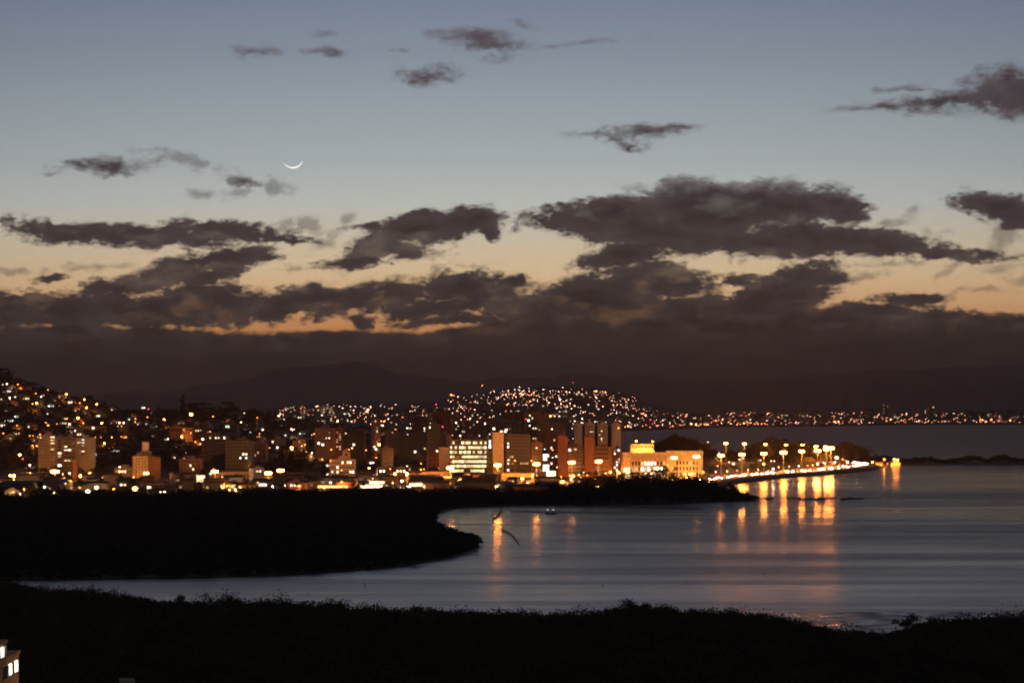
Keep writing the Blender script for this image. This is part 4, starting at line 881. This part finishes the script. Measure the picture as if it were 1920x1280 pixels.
def tree(px, D, z, s, kd, label, group, name='tree', v=None):
    cr, tr = tg.choice(TM[kd]); o = thing(name, (X_(px, D), D, z), label, 'tree', group, rz=tg.uniform(0, 6), px=px, v=v if v else VH+(H-z)*F/D)
    o.scale = (s*tg.uniform(.85, 1.2), s*tg.uniform(.85, 1.2), s*tg.uniform(.85, 1.15)); link('trunk', tr, o); link('crown', cr, o)
for px, sv, kd, nm in ((0,14,'umbrella','broad flat topped tree at the very top left of the hill ridge'),(-6,12,'round','dense round tree at the left end of the hill ridge'),(14,10,'round','small round tree just right of the flat topped ridge tree'),(167,11,'round','round tree standing up on the falling ridge above a bright lamp'),(178,8,'round','low tree just right of the round ridge tree'),
    (196,7,'round','low bushy tree where the ridge falls to the saddle'),(300,8,'round','round tree at the left end of the wooded saddle'),(312,9,'round','broad round tree on the saddle right of its smaller neighbour'),(342,15,'cone','tall pointed tree standing highest on the wooded ridge'),(358,13,'round','broad round tree right of the tall pointed one'),(366,12,'round','round tree touching the broad crown beside the pointed tree'),(382,12,'umbrella','flat topped tree in the middle of the wooded ridge'),
    (396,8,'round','low round tree between the two flat topped ridge trees'),(410,8,'round','bushy low tree left of the high flat topped tree'),(428,14,'umbrella','high flat topped tree leaning at the right of the wooded ridge'),(440,10,'round','round tree behind the high flat topped tree'),(480,9,'round','dark round tree left of the far town lights'),(505,9,'round','dark tree at the end of the ridge against far lights'),(516,9,'cone','pointed dark tree before the far lights')):
    D = 2480; tree(px, D, town_z(px, D)-1, sv/9., kd, nm, 'trees along the ridge line')
# dark woods on the slopes
g = np.random.default_rng(5); pts = []
for _ in range(5200):
    px = g.uniform(-80, 1175); D = g.uniform(1745, 2530)
    zz = town_z(px, D); vv = VH+(H-zz)*F/D
    dens = .9 if px < 560 else .45
    if g.random() < dens: pts.append((X_(px, D), D, zz+g.uniform(1, 2.6)))
pts = np.array(pts); V, Fq = leaf_cloud(pts, g.uniform(2.2, 4.6, len(pts)), g.uniform(1.6, 3.6, len(pts)), 46, .75, 9)
o = link('hillside_woods', raw_mesh('hillside_woods', V, Fq, MANG)); kind(o, 'stuff'); tag(o, 'dark trees and scrub covering the slopes behind the town', 'woods')
# woods on the point
pts = []; 
for (kx, kd, rx, rd, k, hh) in ((1285,2110,60,110,420,4),(1262,2120,42,110,160,4),(1480,2200,85,80,420,5),(1590,2165,36,60,200,5),(1400,2230,90,25,200,5),(1545,2190,60,40,160,5),(1330,2200,60,50,140,4)):
    for _ in range(k):
        a = g.uniform(0, 2*np.pi); q = math.sqrt(g.uniform(0, 1)); px = kx+rx*q*math.cos(a); D = kd+rd*q*math.sin(a)
        if D < 2120 and px > 1345: continue
        pts.append((X_(px, D), D, town_z(px, D)+g.uniform(1.0, hh)+4.5*max(0, math.sin(px*.19+D*.05))*g.uniform(0, 1)))
pts = np.array(pts); V, Fq = leaf_cloud(pts, g.uniform(1.6, 3.9, len(pts)), g.uniform(1.6, 4.4, len(pts)), 60, .6, 19)
o = link('point_woods', raw_mesh('point_woods', V, Fq, MANG)); kind(o, 'stuff'); tag(o, 'dark woods on the knolls of the point behind the bay road', 'woods')
# park trees along the bay road and before the palace
for px, D, s, kd, lab in ((1497,1935,1.25,'round','orange lit park tree under a mast lamp, roundest beside the road'),(1487,1940,.9,'round','orange lit park tree left of the roundest one'),(1419,1880,.9,'round','greenish lit park tree behind the bay road'),(1411,1885,.7,'round','small greenish park tree left of its taller neighbour'),
    (1545,2000,1.0,'round','orange lit tree by the bright lamp cluster'),(1553,2010,.9,'umbrella','flat topped orange lit tree right of the one by the cluster'),(1470,1900,.5,'round','low orange lit bush at the middle of the bay road'),(1376,1845,.6,'round','small park tree near the first mast lamps'),
    (1330,1690,.9,'round','orange lit tree at the right end of the palace'),(1604,2070,.9,'round','tree trunk and crown lit pale at the road bend'),(1618,2090,1.5,'round','tall dark tree at the tip of the point'),(1609,2110,1.7,'round','tallest dark tree at the tip of the point'),(1628,2085,1.0,'round','low dark tree at the outer edge of the tip'),(1632,2080,.7,'round','small dark bush where the tip meets the water')):
    tree(px, D, town_z(px, D)-.1, s, kd, lab, 'park trees by the bay road')
for i, (px, s) in enumerate(((1105,1.0),(1133,.9),(1150,.9),(1168,.8),(1186,.9),(1197,1.1),(1210,.8),(1224,.7),(1239,1.1),(1249,1.3),(1258,1.0),(1275,.7),(1300,.6),(1316,.7),(1112,.6),(1176,.6))):
    tree(px, 1598+(i*13) % 30, 2.2, s*.9, 'round' if i % 4 else 'umbrella', ['dark', 'leafy dark', 'tall dark', 'bushy dark'][i % 4]+' tree before the floodlit palace and offices', 'trees before the palace')
tree(1372, D0(938, .5), .5, 1.05, 'round', 'round dark tree alone near the end of the mangrove spit', 'trees on the mangrove spit')
tree(1364, D0(938, .5), .5, .8, 'round', 'dark tree touching the lone round one on the spit', 'trees on the mangrove spit')
tree(1402, D0(937.5, .5), .4, .55, 'round', 'small dark bush near the outermost end of the spit', 'trees on the mangrove spit')

def street(name, D_a, D_b, z, m, x0=-60, x1=1285):
    b = MB(); xs = [x0+(x1-x0)*i/40 for i in range(41)]
    for i in range(40):
        q0, q1 = 6*math.sin(i*.5), 6*math.sin((i+1)*.5); b.quad((X_(xs[i], D_a), D_a+q0, z), (X_(xs[i+1], D_a), D_a+q1, z), (X_(xs[i+1], D_b), D_b+q1, z), (X_(xs[i], D_b), D_b+q0, z))
    return kind(b.build(name, m), 'structure')
street('road', 1552, 1574, 3.12, mat('light catching asphalt', (.16, .15, .14), scale=.2)); street('pavement', 1574.1, 1584, 3.24, mat('paving', (.33, .31, .28))); street('yard', 1600, 1655, 3.06, mat('light catching concrete', (.22, .20, .18), scale=.1, var=.4))  # pale strips added to catch the lamp glow along the waterfront
# low sheds, trees and parked cars between the buildings and the mangroves
wg = random.Random(55); WSH = {}
for i in range(74):
    px = wg.uniform(-5, 1160); v = wg.uniform(897, 916); D = 57*F/(v-VH); D = min(D, 1625)
    w = wg.choice([7, 9, 12, 16, 22]); h = wg.choice([3, 3.6, 4.5, 6]); wall = wg.choice(['mauve', 'grey', 'brown', 'rust', 'beige', 'dark', 'green'])
    wd = {'cream': 'cream', 'ochre': 'ochre', 'mauve': 'dusky', 'grey': 'grey', 'brown': 'brown', 'rust': 'rusty red', 'beige': 'beige', 'dark': 'black', 'green': 'dull green'}[wall]
    o = thing('shed', (X_(px, D), D, 3), f"{'wide' if w > 12 else 'small'} {wd} shed {zone(px, 900)}", 'shed', 'low sheds of the waterfront', rz=wg.uniform(-.35, .35), px=px, v=v)
    b = MB(); b.box(-w/2, w/2, 0, 7, -4, h); b.build('wall', WALLS[wall], o)
    b = MB(); b.quad((-w/2-.4, -.5, h+.05), (w/2+.4, -.5, h+.05), (w/2+.4, 3.5, h+1.3), (-w/2-.4, 3.5, h+1.3)); b.quad((w/2+.4, 7.5, h+.05), (-w/2-.4, 7.5, h+.05), (-w/2-.4, 3.5, h+1.3), (w/2+.4, 3.5, h+1.3)); b.build('roof', ROOF[wg.choice(['tile', 'grey', 'flat'])], o)
    for c in range(wg.choice([0, 0, 1, 1, 2])):
        k = wg.choice('dydwo'); link('window', win_mesh(1.3, 1.1, k, LIT[k]), o, (-w*.3+c*2.4, -.001, 1.8))
for i in range(66):
    px = wg.uniform(-10, 1165); v = wg.uniform(898, 918); D = min(58*F/(v-VH), 1630)
    tree(px, D, 2.6, wg.uniform(.35, .75), wg.choice(['round', 'round', 'umbrella']), f"{wg.choice(['dark', 'bushy', 'ragged', 'leafy'])} street tree {zone(px, 900)}", 'street trees of the waterfront', v=v)
ag = random.Random(3)
for i in range(46):
    px = ag.uniform(330, 1160); v = ag.uniform(904, 914); D = 58.4*F/(v-VH); c = ag.randrange(4)
    car(X_(px, D), D, 3.05, ag.choice([-1, 1])*1.57+ag.uniform(-.9, .9) if i % 3 else ag.uniform(-.1, .1), c, f"{names[c]} car {zone(px, 900)}", 'cars along the town waterfront')
for i in range(46):
    px = ag.uniform(-5, 1330); v = ag.uniform(885, 913); D = min(1630, 55*F/(v-VH)); c = ag.choice('OOYYW')
    street_lamp(px, v, D, c, ag.choice('ssm'), f"{dict(O='orange', Y='amber', W='white')[c]} street lamp {zone(px, v)}", 'street lamps of the town')

for px, vt, w_, lab in ((565,1127,1.2,'rounded mangrove tree where the near bank steps down on the left'),(340,1119,1.0,'low mangrove tree on the near bank at the left creek'),(445,1126,1.1,'rounded mangrove tree left of the step in the near bank'),(775,1141,1.1,'lone bushy mangrove tree standing out before the mud bank'),(790,1146,.9,'small mangrove tree touching the lone bushy one'),(1092,1151,1.0,'mangrove tree left of the highest clump of the near bank'),(1158,1143,1.1,'mangrove tree at the left shoulder of the highest clump'),
    (1188,1135,1.3,'highest mangrove tree of the near bank in the middle'),(1212,1138,1.2,'second highest mangrove tree, just right of the highest'),(1262,1145,1.0,'mangrove tree right of the highest clump'),(1345,1150,1.1,'mangrove tree below the widest orange glow on the water'),(1425,1153,1.1,'mangrove tree where the bank starts to fall to the mud flat'),(1470,1161,1.0,'mangrove tree left of the pale mud flat'),(1700,1162,1.2,'mangrove tree at the right side of the pale mud flat'),(1745,1158,1.2,'tall mangrove tree right of the pale mud flat'),(1850,1162,1.1,'mangrove tree near the right end of the near bank')):
    D = D0(vt+34, .4); s_ = max(.35, (Z_(vt, D)-.3)/9.6); tree(px, D, .3, s_*w_, 'round', lab, 'taller mangroves of the near bank', name='mangrove_tree', v=vt)

# ------------------------------------------------------------------ far end of the point, low islet line on the right
slab('islet_ground', poly_px([(1618,875),(1660,873),(1690,871),(1760,872),(1800,869),(1860,870),(1960,869),(2100,868),(2100,863),(1900,863),(1760,865),(1690,866),(1620,868)], .6), .6, MUD)
pts = []
for _ in range(420):
    px = g.uniform(1620, 1990); D = g.uniform(D0(869, .6), D0(865, .6)); h_ = interp(px, [(1620,2),(1640,5),(1665,7),(1690,3),(1720,4),(1745,5),(1765,2),(1790,3),(1815,7),(1835,6),(1850,2),(1870,7),(1890,7),(1905,3),(1925,4),(1990,3)])
    pts.append((X_(px, D), D, .6+h_*g.uniform(.3, .8)))
pts = np.array(pts); V, Fq = leaf_cloud(pts, g.uniform(2, 3.6, len(pts)), np.clip(pts[:, 2]*.5, 1, 3), 50, .7, 29)
o = link('islet_scrub', raw_mesh('islet_scrub', V, Fq, LEAF)); kind(o, 'stuff'); tag(o, 'low dark trees along the narrow islet right of the point', 'scrub')
for px, v, sz, c in ((1636,866,'m','O'),(1658,861,'m','O'),(1677,861,'m','O'),(1683,862,'m','O'),(1626,870,'s','W'),(1671,871,'s','O'),(1646,869,'s','O'),(1652,871,'s','O'),(1664,869,'s','O'),(1681,866,'s','O'),(1687,869,'s','O')):
    street_lamp(px, v, 2104, c, sz, f"{ {'O':'orange','W':'white'}[c]} lamp at the boat houses beyond the point", 'lamps at the boat houses', zg=.8)
building('boat_house','small orange lit boat house with pitched roof beyond the point',1643,1656,867,873,2108,8,'ochre',1,3,some(.5,71,'oo'),.5,.4,top='gable',cat='boat house',down=3)
building('boat_house','orange lit boat house under the twin lamps at the islet end',1672,1687,866.5,873,2108,8,'ochre',1,3,some(.5,72,'oo'),.5,.4,top='gable',cat='boat house',down=3)

# ------------------------------------------------------------------ things in the water
RK = mat('dark wet rock', (.05, .045, .04), rough=.5, bump=.5, scale=2)
rg = random.Random(8)
for i, px in enumerate((1434,1441,1447,1478,1490,1499,1512,1520,1528,1538,1549,1560,1582,1594,1603,1612)):
    v = 935+rg.uniform(-1.5, 2); D = D0(v); b = MB(); w = rg.uniform(1.2, 3.6); b.blob((0, 0, 0), w, w*.8, rg.uniform(.5, 1.1), 9, 5)
    b.v = [(x*rg.uniform(.85, 1.1), y*rg.uniform(.85, 1.1), z*rg.uniform(.8, 1.2)) for x, y, z in b.v]
    o = b.build('rock', RK, None, (X_(px, D), D, .1)); tag(o, 'dark low rock in the shallow row off the mangrove spit', 'rock', 'rocks off the mangrove spit', px=px, v=v)
def bent(name, label, pts, r, cat='branch'):
    b = MB(); D = D0(pts[0][1]); W = []
    for px, v, z in pts: d = D0(v); W.append((X_(px, d), d, z))
    for i in range(len(W)-1): b.tube(W[i], W[i+1], r*(1-.1*i), r*(1-.1*(i+1)), 6)
    for i in range(1, len(W)-1): b.tube(W[i], (W[i][0]+r*6, W[i][1]+2, W[i][2]+r*5), r*.4, r*.15, 5)
    tag(b.build(name, BARK), label, cat)
bent('driftwood','long curved dead branch lying in the water near the orange streak',[(941,994,.3),(952,998,.4),(962,1006,.4),(969,1015,.3),(974,1022,.2)],.32)
bent('driftwood','dead branching snag in the shallows beside the brightest lamp reflection',[(925,973,.2),(934,966,.6),(940,958,1.2),(947,952,1.8)],.35)
for px, v, h_, lab in ((1433,1078,1.0,'small dark stake standing in the bay water'),(1285,1094,.5,'tiny dark stump in open water left of the stake'),(576,1115,.5,'small dark buoy like stump near the left creek mouth'),(684,1098,1.4,'thin upright stick in the left creek mouth'),(1130,1100,.6,'low dark stump in the middle of the bay')):
    D = D0(v); b = MB(); b.tube((0, 0, -.5), (.05, 0, h_), .16, .1, 7); b.tube((.02, 0, h_*.6), (.35, .1, h_*.9), .06, .03, 5); tag(b.build('stake', BARK, None, (X_(px, D), D, 0)), lab, 'stake')

for px, lab in ((1028,'small moored boat with a pale light near the thin mud bar, left of two'),(1038.5,'small moored boat with a pale light near the thin mud bar, right of two')):
    D = D0(963); o = thing('boat', (X_(px, D), D, 0), lab, 'boat', 'moored boats by the mud bar', rz=.25)
    b = MB(); pr = [(-1.9, .55), (-1.5, .8), (.6, .8), (1.5, .5), (2.2, 0), (1.5, -.5), (.6, -.8), (-1.5, -.8), (-1.9, -.55)]
    n = len(pr); b.v = [(x, y, .55+(.2 if x > 1.3 else 0)) for x, y in pr]+[(x*.85, y*.6, -.2) for x, y in pr]; b.f = [tuple(range(n)), tuple(range(2*n-1, n-1, -1))]+[(i, i+n, (i+1) % n+n, (i+1) % n) for i in range(n)]
    b.build('hull', WALLS['white'], o); b = MB(); b.box(-1.0, .3, -.5, .5, .552, 1.3); b.box(-1.1, .4, -.58, .58, 1.302, 1.4); b.build('cabin', WALLS['grey'], o)
    b = MB(); b.tube((-.3, 0, 1.4), (-.3, 0, 2.1), .04, .03, 5); b.build('mast', METAL, o); b = MB(); b.blob((-.3, 0, 2.3), .26, .26, .22, 7, 4); b.build('lamp_head', mat('boat lamp', (.5, .5, .5), emit=(.85, .95, 1.0), strength=2.2, sample=True), o)

# ------------------------------------------------------------------ corner building, lower left
def corner():
    o = thing('corner_building', (-56.2, 240, 0), 'stepped pinkish building with glowing windows in the lower left corner', 'building')
    W_ = mat('pink corner render', (.48, .30, .22), bump=.2)
    b = MB(); b.box(-22, 0, -40, 20, 0, 33.0); b.box(-22.15, .12, -40, 20.12, 33.002, 33.4); b.box(-22, -.03, -40, 13.7, 33.402, 35.0); b.box(-22.1, .1, -40, 13.85, 35.002, 35.3); b.build('wall', W_, o)
    def wn(y0, y1, z0, z1, m, nm='window'):
        q = MB(); q.box(.0, .07, y0, y1, z0, z1); w = q.build(nm, m, o)
        f = MB(); f.box(.005, .12, y0-.06, y0-.002, z0, z1); f.box(.005, .12, y1+.002, y1+.06, z0, z1); f.box(.005, .14, y0-.12, y1+.12, z0-.1, z0-.002); f.box(.005, .12, (y0+y1)/2-.02, (y0+y1)/2+.02, z0, z1); f.build('frame', WALLS['white'], w)
    G = room_mat('bright room', (1, .93, .72), 5, True, 1.5)
    wn(17.3, 19.0, 31.2, 32.4, G); wn(14.4, 15.9, 31.2, 32.4, G); wn(10.2, 12.0, 33.6, 34.7, G); wn(12.4, 12.9, 33.6, 34.7, LIT['d'])
    wn(11.8, 13.4, 31.0, 32.4, GLASS); wn(17.2, 19, 28.3, 29.6, GLASS); wn(14.3, 15.9, 28.3, 29.6, LIT['o']); wn(11.5, 13.2, 28.2, 29.6, GLASS)
    l = thing('street_lamp', (-47, 262, 20), 'unseen street lamp beside the corner building just below the picture edge', 'street lamp', px=0, v=1400)  # unseen lamp added to light the corner building's wall
    q = MB(); q.tube((0, 0, -20), (0, 0, 6.3), .12, .07, 7); q.build('pole', METAL, l); q = MB(); q.blob((0, 0, 6.5), .3, .3, .16, 10, 5); q.build('lamp_head', mat('side lamp', (.5, .3, .1), emit=(1, .55, .22), strength=420, sample=True), l)
    r = thing('house', (X_(236, 430), 430, 0), 'small pale gabled roof peeping in at the bottom edge', 'house'); q = MB(); zt = Z_(1277, 430); q.box(-1.2, 1.2, 0, 3, 0, zt); q.build('wall', WALLS['cream'], r); q = MB(); q.quad((-1.4, -.2, zt+.01), (1.4, -.2, zt+.01), (1.4, 1.5, zt+.5), (-1.4, 1.5, zt+.5)); q.build('roof', WALLS['beige'], r)
corner()

# ------------------------------------------------------------------ far town across the bay
FM = {}
for k, m in FAR.items():
    for nm, r in (('s', .55), ('m', .9), ('b', 1.6)): b = MB(); b.blob((0, 0, 0), r, r, r*.8, 6, 4); FM[k+nm] = b.mesh('far_lamp', m)
fg = random.Random(99)
def far_pt(px, v):
    D = hit(px, v, far_z, SHORE_B, 7200, 15); return D or interp(px, SHORE_B)+1500
main = [ # brightest dots across the bay: px, v, colour, size
 (1305,797,'O','b'),(1313,797,'O','m'),(1322,797,'O','m'),(1328,797,'O','m'),(1395,795,'O','b'),(1296,796,'O','b'),(1415,795,'O','m'),(1421,795,'O','m'),(1428,795,'O','m'),(1434,795,'O','m'),
 (1842,788,'O','b'),(1859,787,'O','b'),(1873,789,'O','m'),(1894,789,'O','b'),(1903,789,'O','b'),(1565,791,'O','b'),(1572,791,'O','b'),(1602,791,'O','m'),(1615,791,'O','m'),(1630,790,'O','m'),(1172,801,'O','m'),(1178,801,'O','b'),(1159,802,'O','m'),
 (1297,776,'O','b'),(1294,779,'O','m'),(1300,780,'O','b'),(1287,778,'O','m'),(1253,779,'O','m'),(1206,776,'O','m'),(1210,779,'O','b'),(1750,776,'O','b'),(1757,777,'O','m'),(1740,779,'O','b'),(1688,783,'O','b'),(1670,787,'O','b'),
 (1074,718,'R','m'),(904,723+.5,'O','m'),(926,734,'O','m'),(951,745,'O','m'),(846,740,'O','b'),(851,742,'O','m'),(974,726,'W','m'),(965,731,'W','m'),(982,733,'W','m'),(976,738,'W','m'),(1001,737,'W','m'),(1018,731,'W','m'),(1062,735,'W','m'),(1068,736,'W','m'),
 (1118,735,'O','b'),(1124,735,'O','m'),(1130,735,'O','m'),(1135,736,'O','b'),(1050,751,'W','b'),(1091,740,'W','m'),(1106,746,'W','m'),(1117,745.5,'W','m'),(1123,746,'W','m'),(1163,753,'W','m'),(1147,752,'W','m'),(1055,771,'W','m'),(1066,778,'W','m'),(1032,782,'O','b'),(1040,781,'O','m'),(1048,783,'O','m'),(953,758,'O','m'),(950,760,'O','m'),
 (521,779,'W','b'),(524,775,'W','m'),(532,786,'W','m'),(655,768,'W','m'),(690,770,'W','b'),(688,773,'O','b'),(755,775,'O','m'),(757,779,'O','m'),(715,798,'W','m'),(633,792,'W','b'),(600,786,'W','m'),(444,766,'R','m')]
def near_mass(n): return n
spots = list(main)
def rand_spots(n, x0, x1, lo, hi, kk='WWWOOR'):
    for _ in range(n):
        px = fg.uniform(x0, x1); a, b = interp(px, lo), interp(px, hi)
        t = fg.random(); v = a+(b-a)*t
        k = fg.choice(kk); spots.append((px, v, k, fg.choice('sssssm')))
SK = [(p, q+1) for p, q in SKY_B]; SHV = [(p, VH+(H-2.5)*F/q) for p, q in SHORE_B]
rand_spots(640, 1180, 1930, [(p, q+(4 if p > 1210 else 3)) for p, q in SKY_B], [(p, min(q, 812)-1) for p, q in SHV], 'WWWWOOOOR')
rand_spots(320, 840, 1200, SK, [(840,800),(1200,800)], 'WWWWWOO')
rand_spots(110, 940, 1190, [(940,728),(1190,742)], [(940,762),(1190,765)], 'WWWWO')
rand_spots(210, 515, 860, [(515,768),(600,757),(700,756),(860,766)], [(515,785),(600,790),(700,797),(860,800)], 'WWWWOO')
rand_spots(24, 597, 652, [(597,783),(652,781)], [(597,788),(652,786)], 'W')
items = []
for px, v, k, s in spots:
    D = far_pt(px, v); items.append((px, v, k, s, D))
items.sort(key=lambda t: (-'smb'.index(t[3]), t[4]))
NEARLAMPS = 150
def fzone(px, v):
    if px < 660: return 'in the far town beyond the wooded ridge'
    if px < 850: return 'in the far town behind the long dark slab'
    if px < 1210 and v < 765: return 'on the far conical hill behind the centre'
    if px < 1210: return 'in the far town at the foot of the hill'
    if v > 788: return 'at the waterline of the far shore'
    return 'in the town across the bay'
acc = MB()
accs = {k: MB() for k in 'OWR'}
for i, (px, v, k, s, D) in enumerate(items):
    x, y, z = X_(px, D), D, Z_(v, D)
    if i < 12:
        z = max(z, far_z(px, D)+2)
        o = thing('street_lamp', (x, y, z-5), {'O': 'orange', 'W': 'white', 'R': 'red'}[k]+f" {'bright ' if s=='b' else ''}lamp {fzone(px, v)}", 'street lamp', 'lamps across the bay')
        link('pole', pole(4.5), o); link('lamp_head', FM[k+s], o, (0, 0, 5))
    else:
        r = {'s': .5, 'm': .85, 'b': 1.6}[s]; accs[k].blob((x, y, z+1), r, r, r*.8, 5, 3)
allm = MB(); me = None
V_ = []; F_ = []; MI = []
for i, k in enumerate('OWR'):
    n = len(V_); V_ += accs[k].v; F_ += [tuple(n+a for a in f) for f in accs[k].f]; MI += [i]*len(accs[k].f)
me = bpy.data.meshes.new('far_town_lights'); me.from_pydata(V_, [], F_)
for k in 'OWR': me.materials.append(FAR[k])
me.polygons.foreach_set('material_index', MI)
tag(kind(link('far_town_lights', me), 'stuff'), 'countless tiny orange and white lights of the towns across the bay', 'town lights')
# far buildings
cnt = 0
for i in range(190):
    zone_ = fg.random()
    if zone_ < .5: px = fg.uniform(1190, 1925); v = fg.uniform(interp(px, SKY_B)+9, interp(px, SHV)-3)
    elif zone_ < .75: px = fg.uniform(850, 1190); v = fg.uniform(interp(px, SKY_B)+22, 798)
    else: px = fg.uniform(520, 850); v = fg.uniform(772, 795)
    D = far_pt(px, v); w = fg.choice([10, 14, 18, 22]); h = fg.choice([6, 8, 10, 14, 20 if zone_ < .5 else 14]); wall = fg.choice(['grey', 'beige', 'mauve', 'pink', 'brown'])
    vt = v-h*F/D
    word = {6: 'low', 8: 'low', 10: 'three storey', 14: 'tall', 20: 'very tall'}[h]
    colr = {'grey': 'grey', 'beige': 'beige', 'mauve': 'dusky', 'pink': 'pinkish', 'brown': 'brown'}[wall]
    o = thing('far_building', (X_(px, D), D, Z_(v, D)), f'{word} {colr} building {fzone(px, v)}', 'building', 'buildings across the bay', rz=fg.uniform(-.4, .4))
    b = MB(); b.box(-w/2, w/2, 0, 12, -4, h); b.box(-w*.2, w*.1, 4, 8, h+.002, h+1.8); b.build('wall', WALLS[wall], o)
    b = MB(); b.box(-w/2-.3, w/2+.3, -.3, 12.3, h-.4, h-.004); b.build('roof', ROOF['flat'], o)
    for r in range(max(1, int(h/3.4))):
        for c in range(int(w/4)):
            if fg.random() < .16: k = fg.choice('wyd'); link('window', win_mesh(1.6, 1.4, k, LIT[k]), o, (-w/2+2+c*4, -.001, 1.8+r*3.3))
for lab, a, b_, t, base, D, n in (('pair of greenish lit towers, left one, above the row of white floodlights',598,612,763,785,4300,5),('pair of greenish lit towers, right one, above the row of white floodlights',614,628,762,785,4320,5),('pale lone tower block across the bay on the right',1738,1752,760,779,6100,4),('dusky tower block touching the pale one across the bay',1727,1737,763,779,6120,3),('slim dark tower with a light on top across the bay',1655,1666,758,778,6000,3)):
    building('far_tower', lab, a, b_, t, base, D, 16, 'cream' if 'pale' in lab or 'green' in lab else 'mauve', 8, n, some(.5 if 'green' in lab else .12, int(a), 'dyd'), .5, .5)

# ------------------------------------------------------------------ evening haze
hb = MB(); hb.box(-32000, 32000, -3200, 41000, -6, 620)
hm = bpy.data.materials.new('evening haze'); hm.use_nodes = True; hn = hm.node_tree.nodes; hn.clear()
pv = hn.new('ShaderNodeVolumePrincipled'); pv.inputs['Color'].default_value = (1.0, .74, .62, 1); pv.inputs['Density'].default_value = 5.6e-5
ho = hn.new('ShaderNodeOutputMaterial'); hm.node_tree.links.new(pv.outputs[0], ho.inputs['Volume'])
kind(hb.build('haze', hm), 'stuff')

# ------------------------------------------------------------------ moon
def moon():
    Dm = 60000.; c = np.array(P(549, 297, Dm)); rad = 18.8/F*Dm
    view = -c+np.array((0, 0, H)); view /= np.linalg.norm(view)
    right = np.array((1., 0, 0)); up = np.cross(-view, right)*-1; up = np.cross(right, -view); up /= np.linalg.norm(up)
    if up[2] < 0: up = -up
    a0 = R(-83); dn = -up*math.cos(R(8))+right*math.sin(R(8)); tn = np.cross(dn, view); tn /= np.linalg.norm(tn)
    # lune of the sphere lit by the set sun: between the limb and the terminator
    V = []; n = 64; kk = 5
    for i in range(n+1):
        th = math.pi*(i/n)*.86+math.pi*.07                 # along the crescent, cusp to cusp
        for j in range(kk+1):
            ph = R(90)-R(29)*(j/kk)*1.0                # angle from the view axis
            d = tn*math.cos(th)+(dn*math.sin(ph)+view*math.cos(ph))*math.sin(th)
            V.append(tuple(c+d*rad))
    Fq = [(i*(kk+1)+j, (i+1)*(kk+1)+j, (i+1)*(kk+1)+j+1, i*(kk+1)+j+1) for i in range(n) for j in range(kk)]
    me = bpy.data.meshes.new('moon'); me.from_pydata(V, [], Fq); me.materials.append(mat('sunlit moon', (.3, .3, .3), emit=(1, .97, .9), strength=1.6, var=.1, scale=.001))
    tag(kind(link('moon', me), 'thing'), 'thin crescent moon lit from below in the clear sky', 'moon')
moon()

# ------------------------------------------------------------------ make labels single out one thing where they still coincide
import collections
ORD = ['leftmost', 'second from left', 'third from left', 'fourth from left', 'fifth from left', 'sixth from left', 'seventh from left', 'eighth from left', 'ninth from left', 'tenth from left', 'eleventh from left', 'twelfth from left', 'thirteenth from left', 'fourteenth from left', 'fifteenth from left', 'sixteenth from left', 'seventeenth from left', 'eighteenth from left']
by = collections.defaultdict(list)
for o, px, v in ALL: by[o['label']].append((px, v, o))
for lab, l in by.items():
    if len(l) > 1:
        l.sort(key=lambda t: t[0])
        for i, (px, v, o) in enumerate(l):
            if len(l) <= len(ORD): o['label'] = lab+', '+(ORD[i] if i < len(l)-1 or len(l) == 1 else 'rightmost')

for o in bpy.data.objects:
    if 'label' in o and len(o['label'].split()) > 16: print('LONG', o['label'])
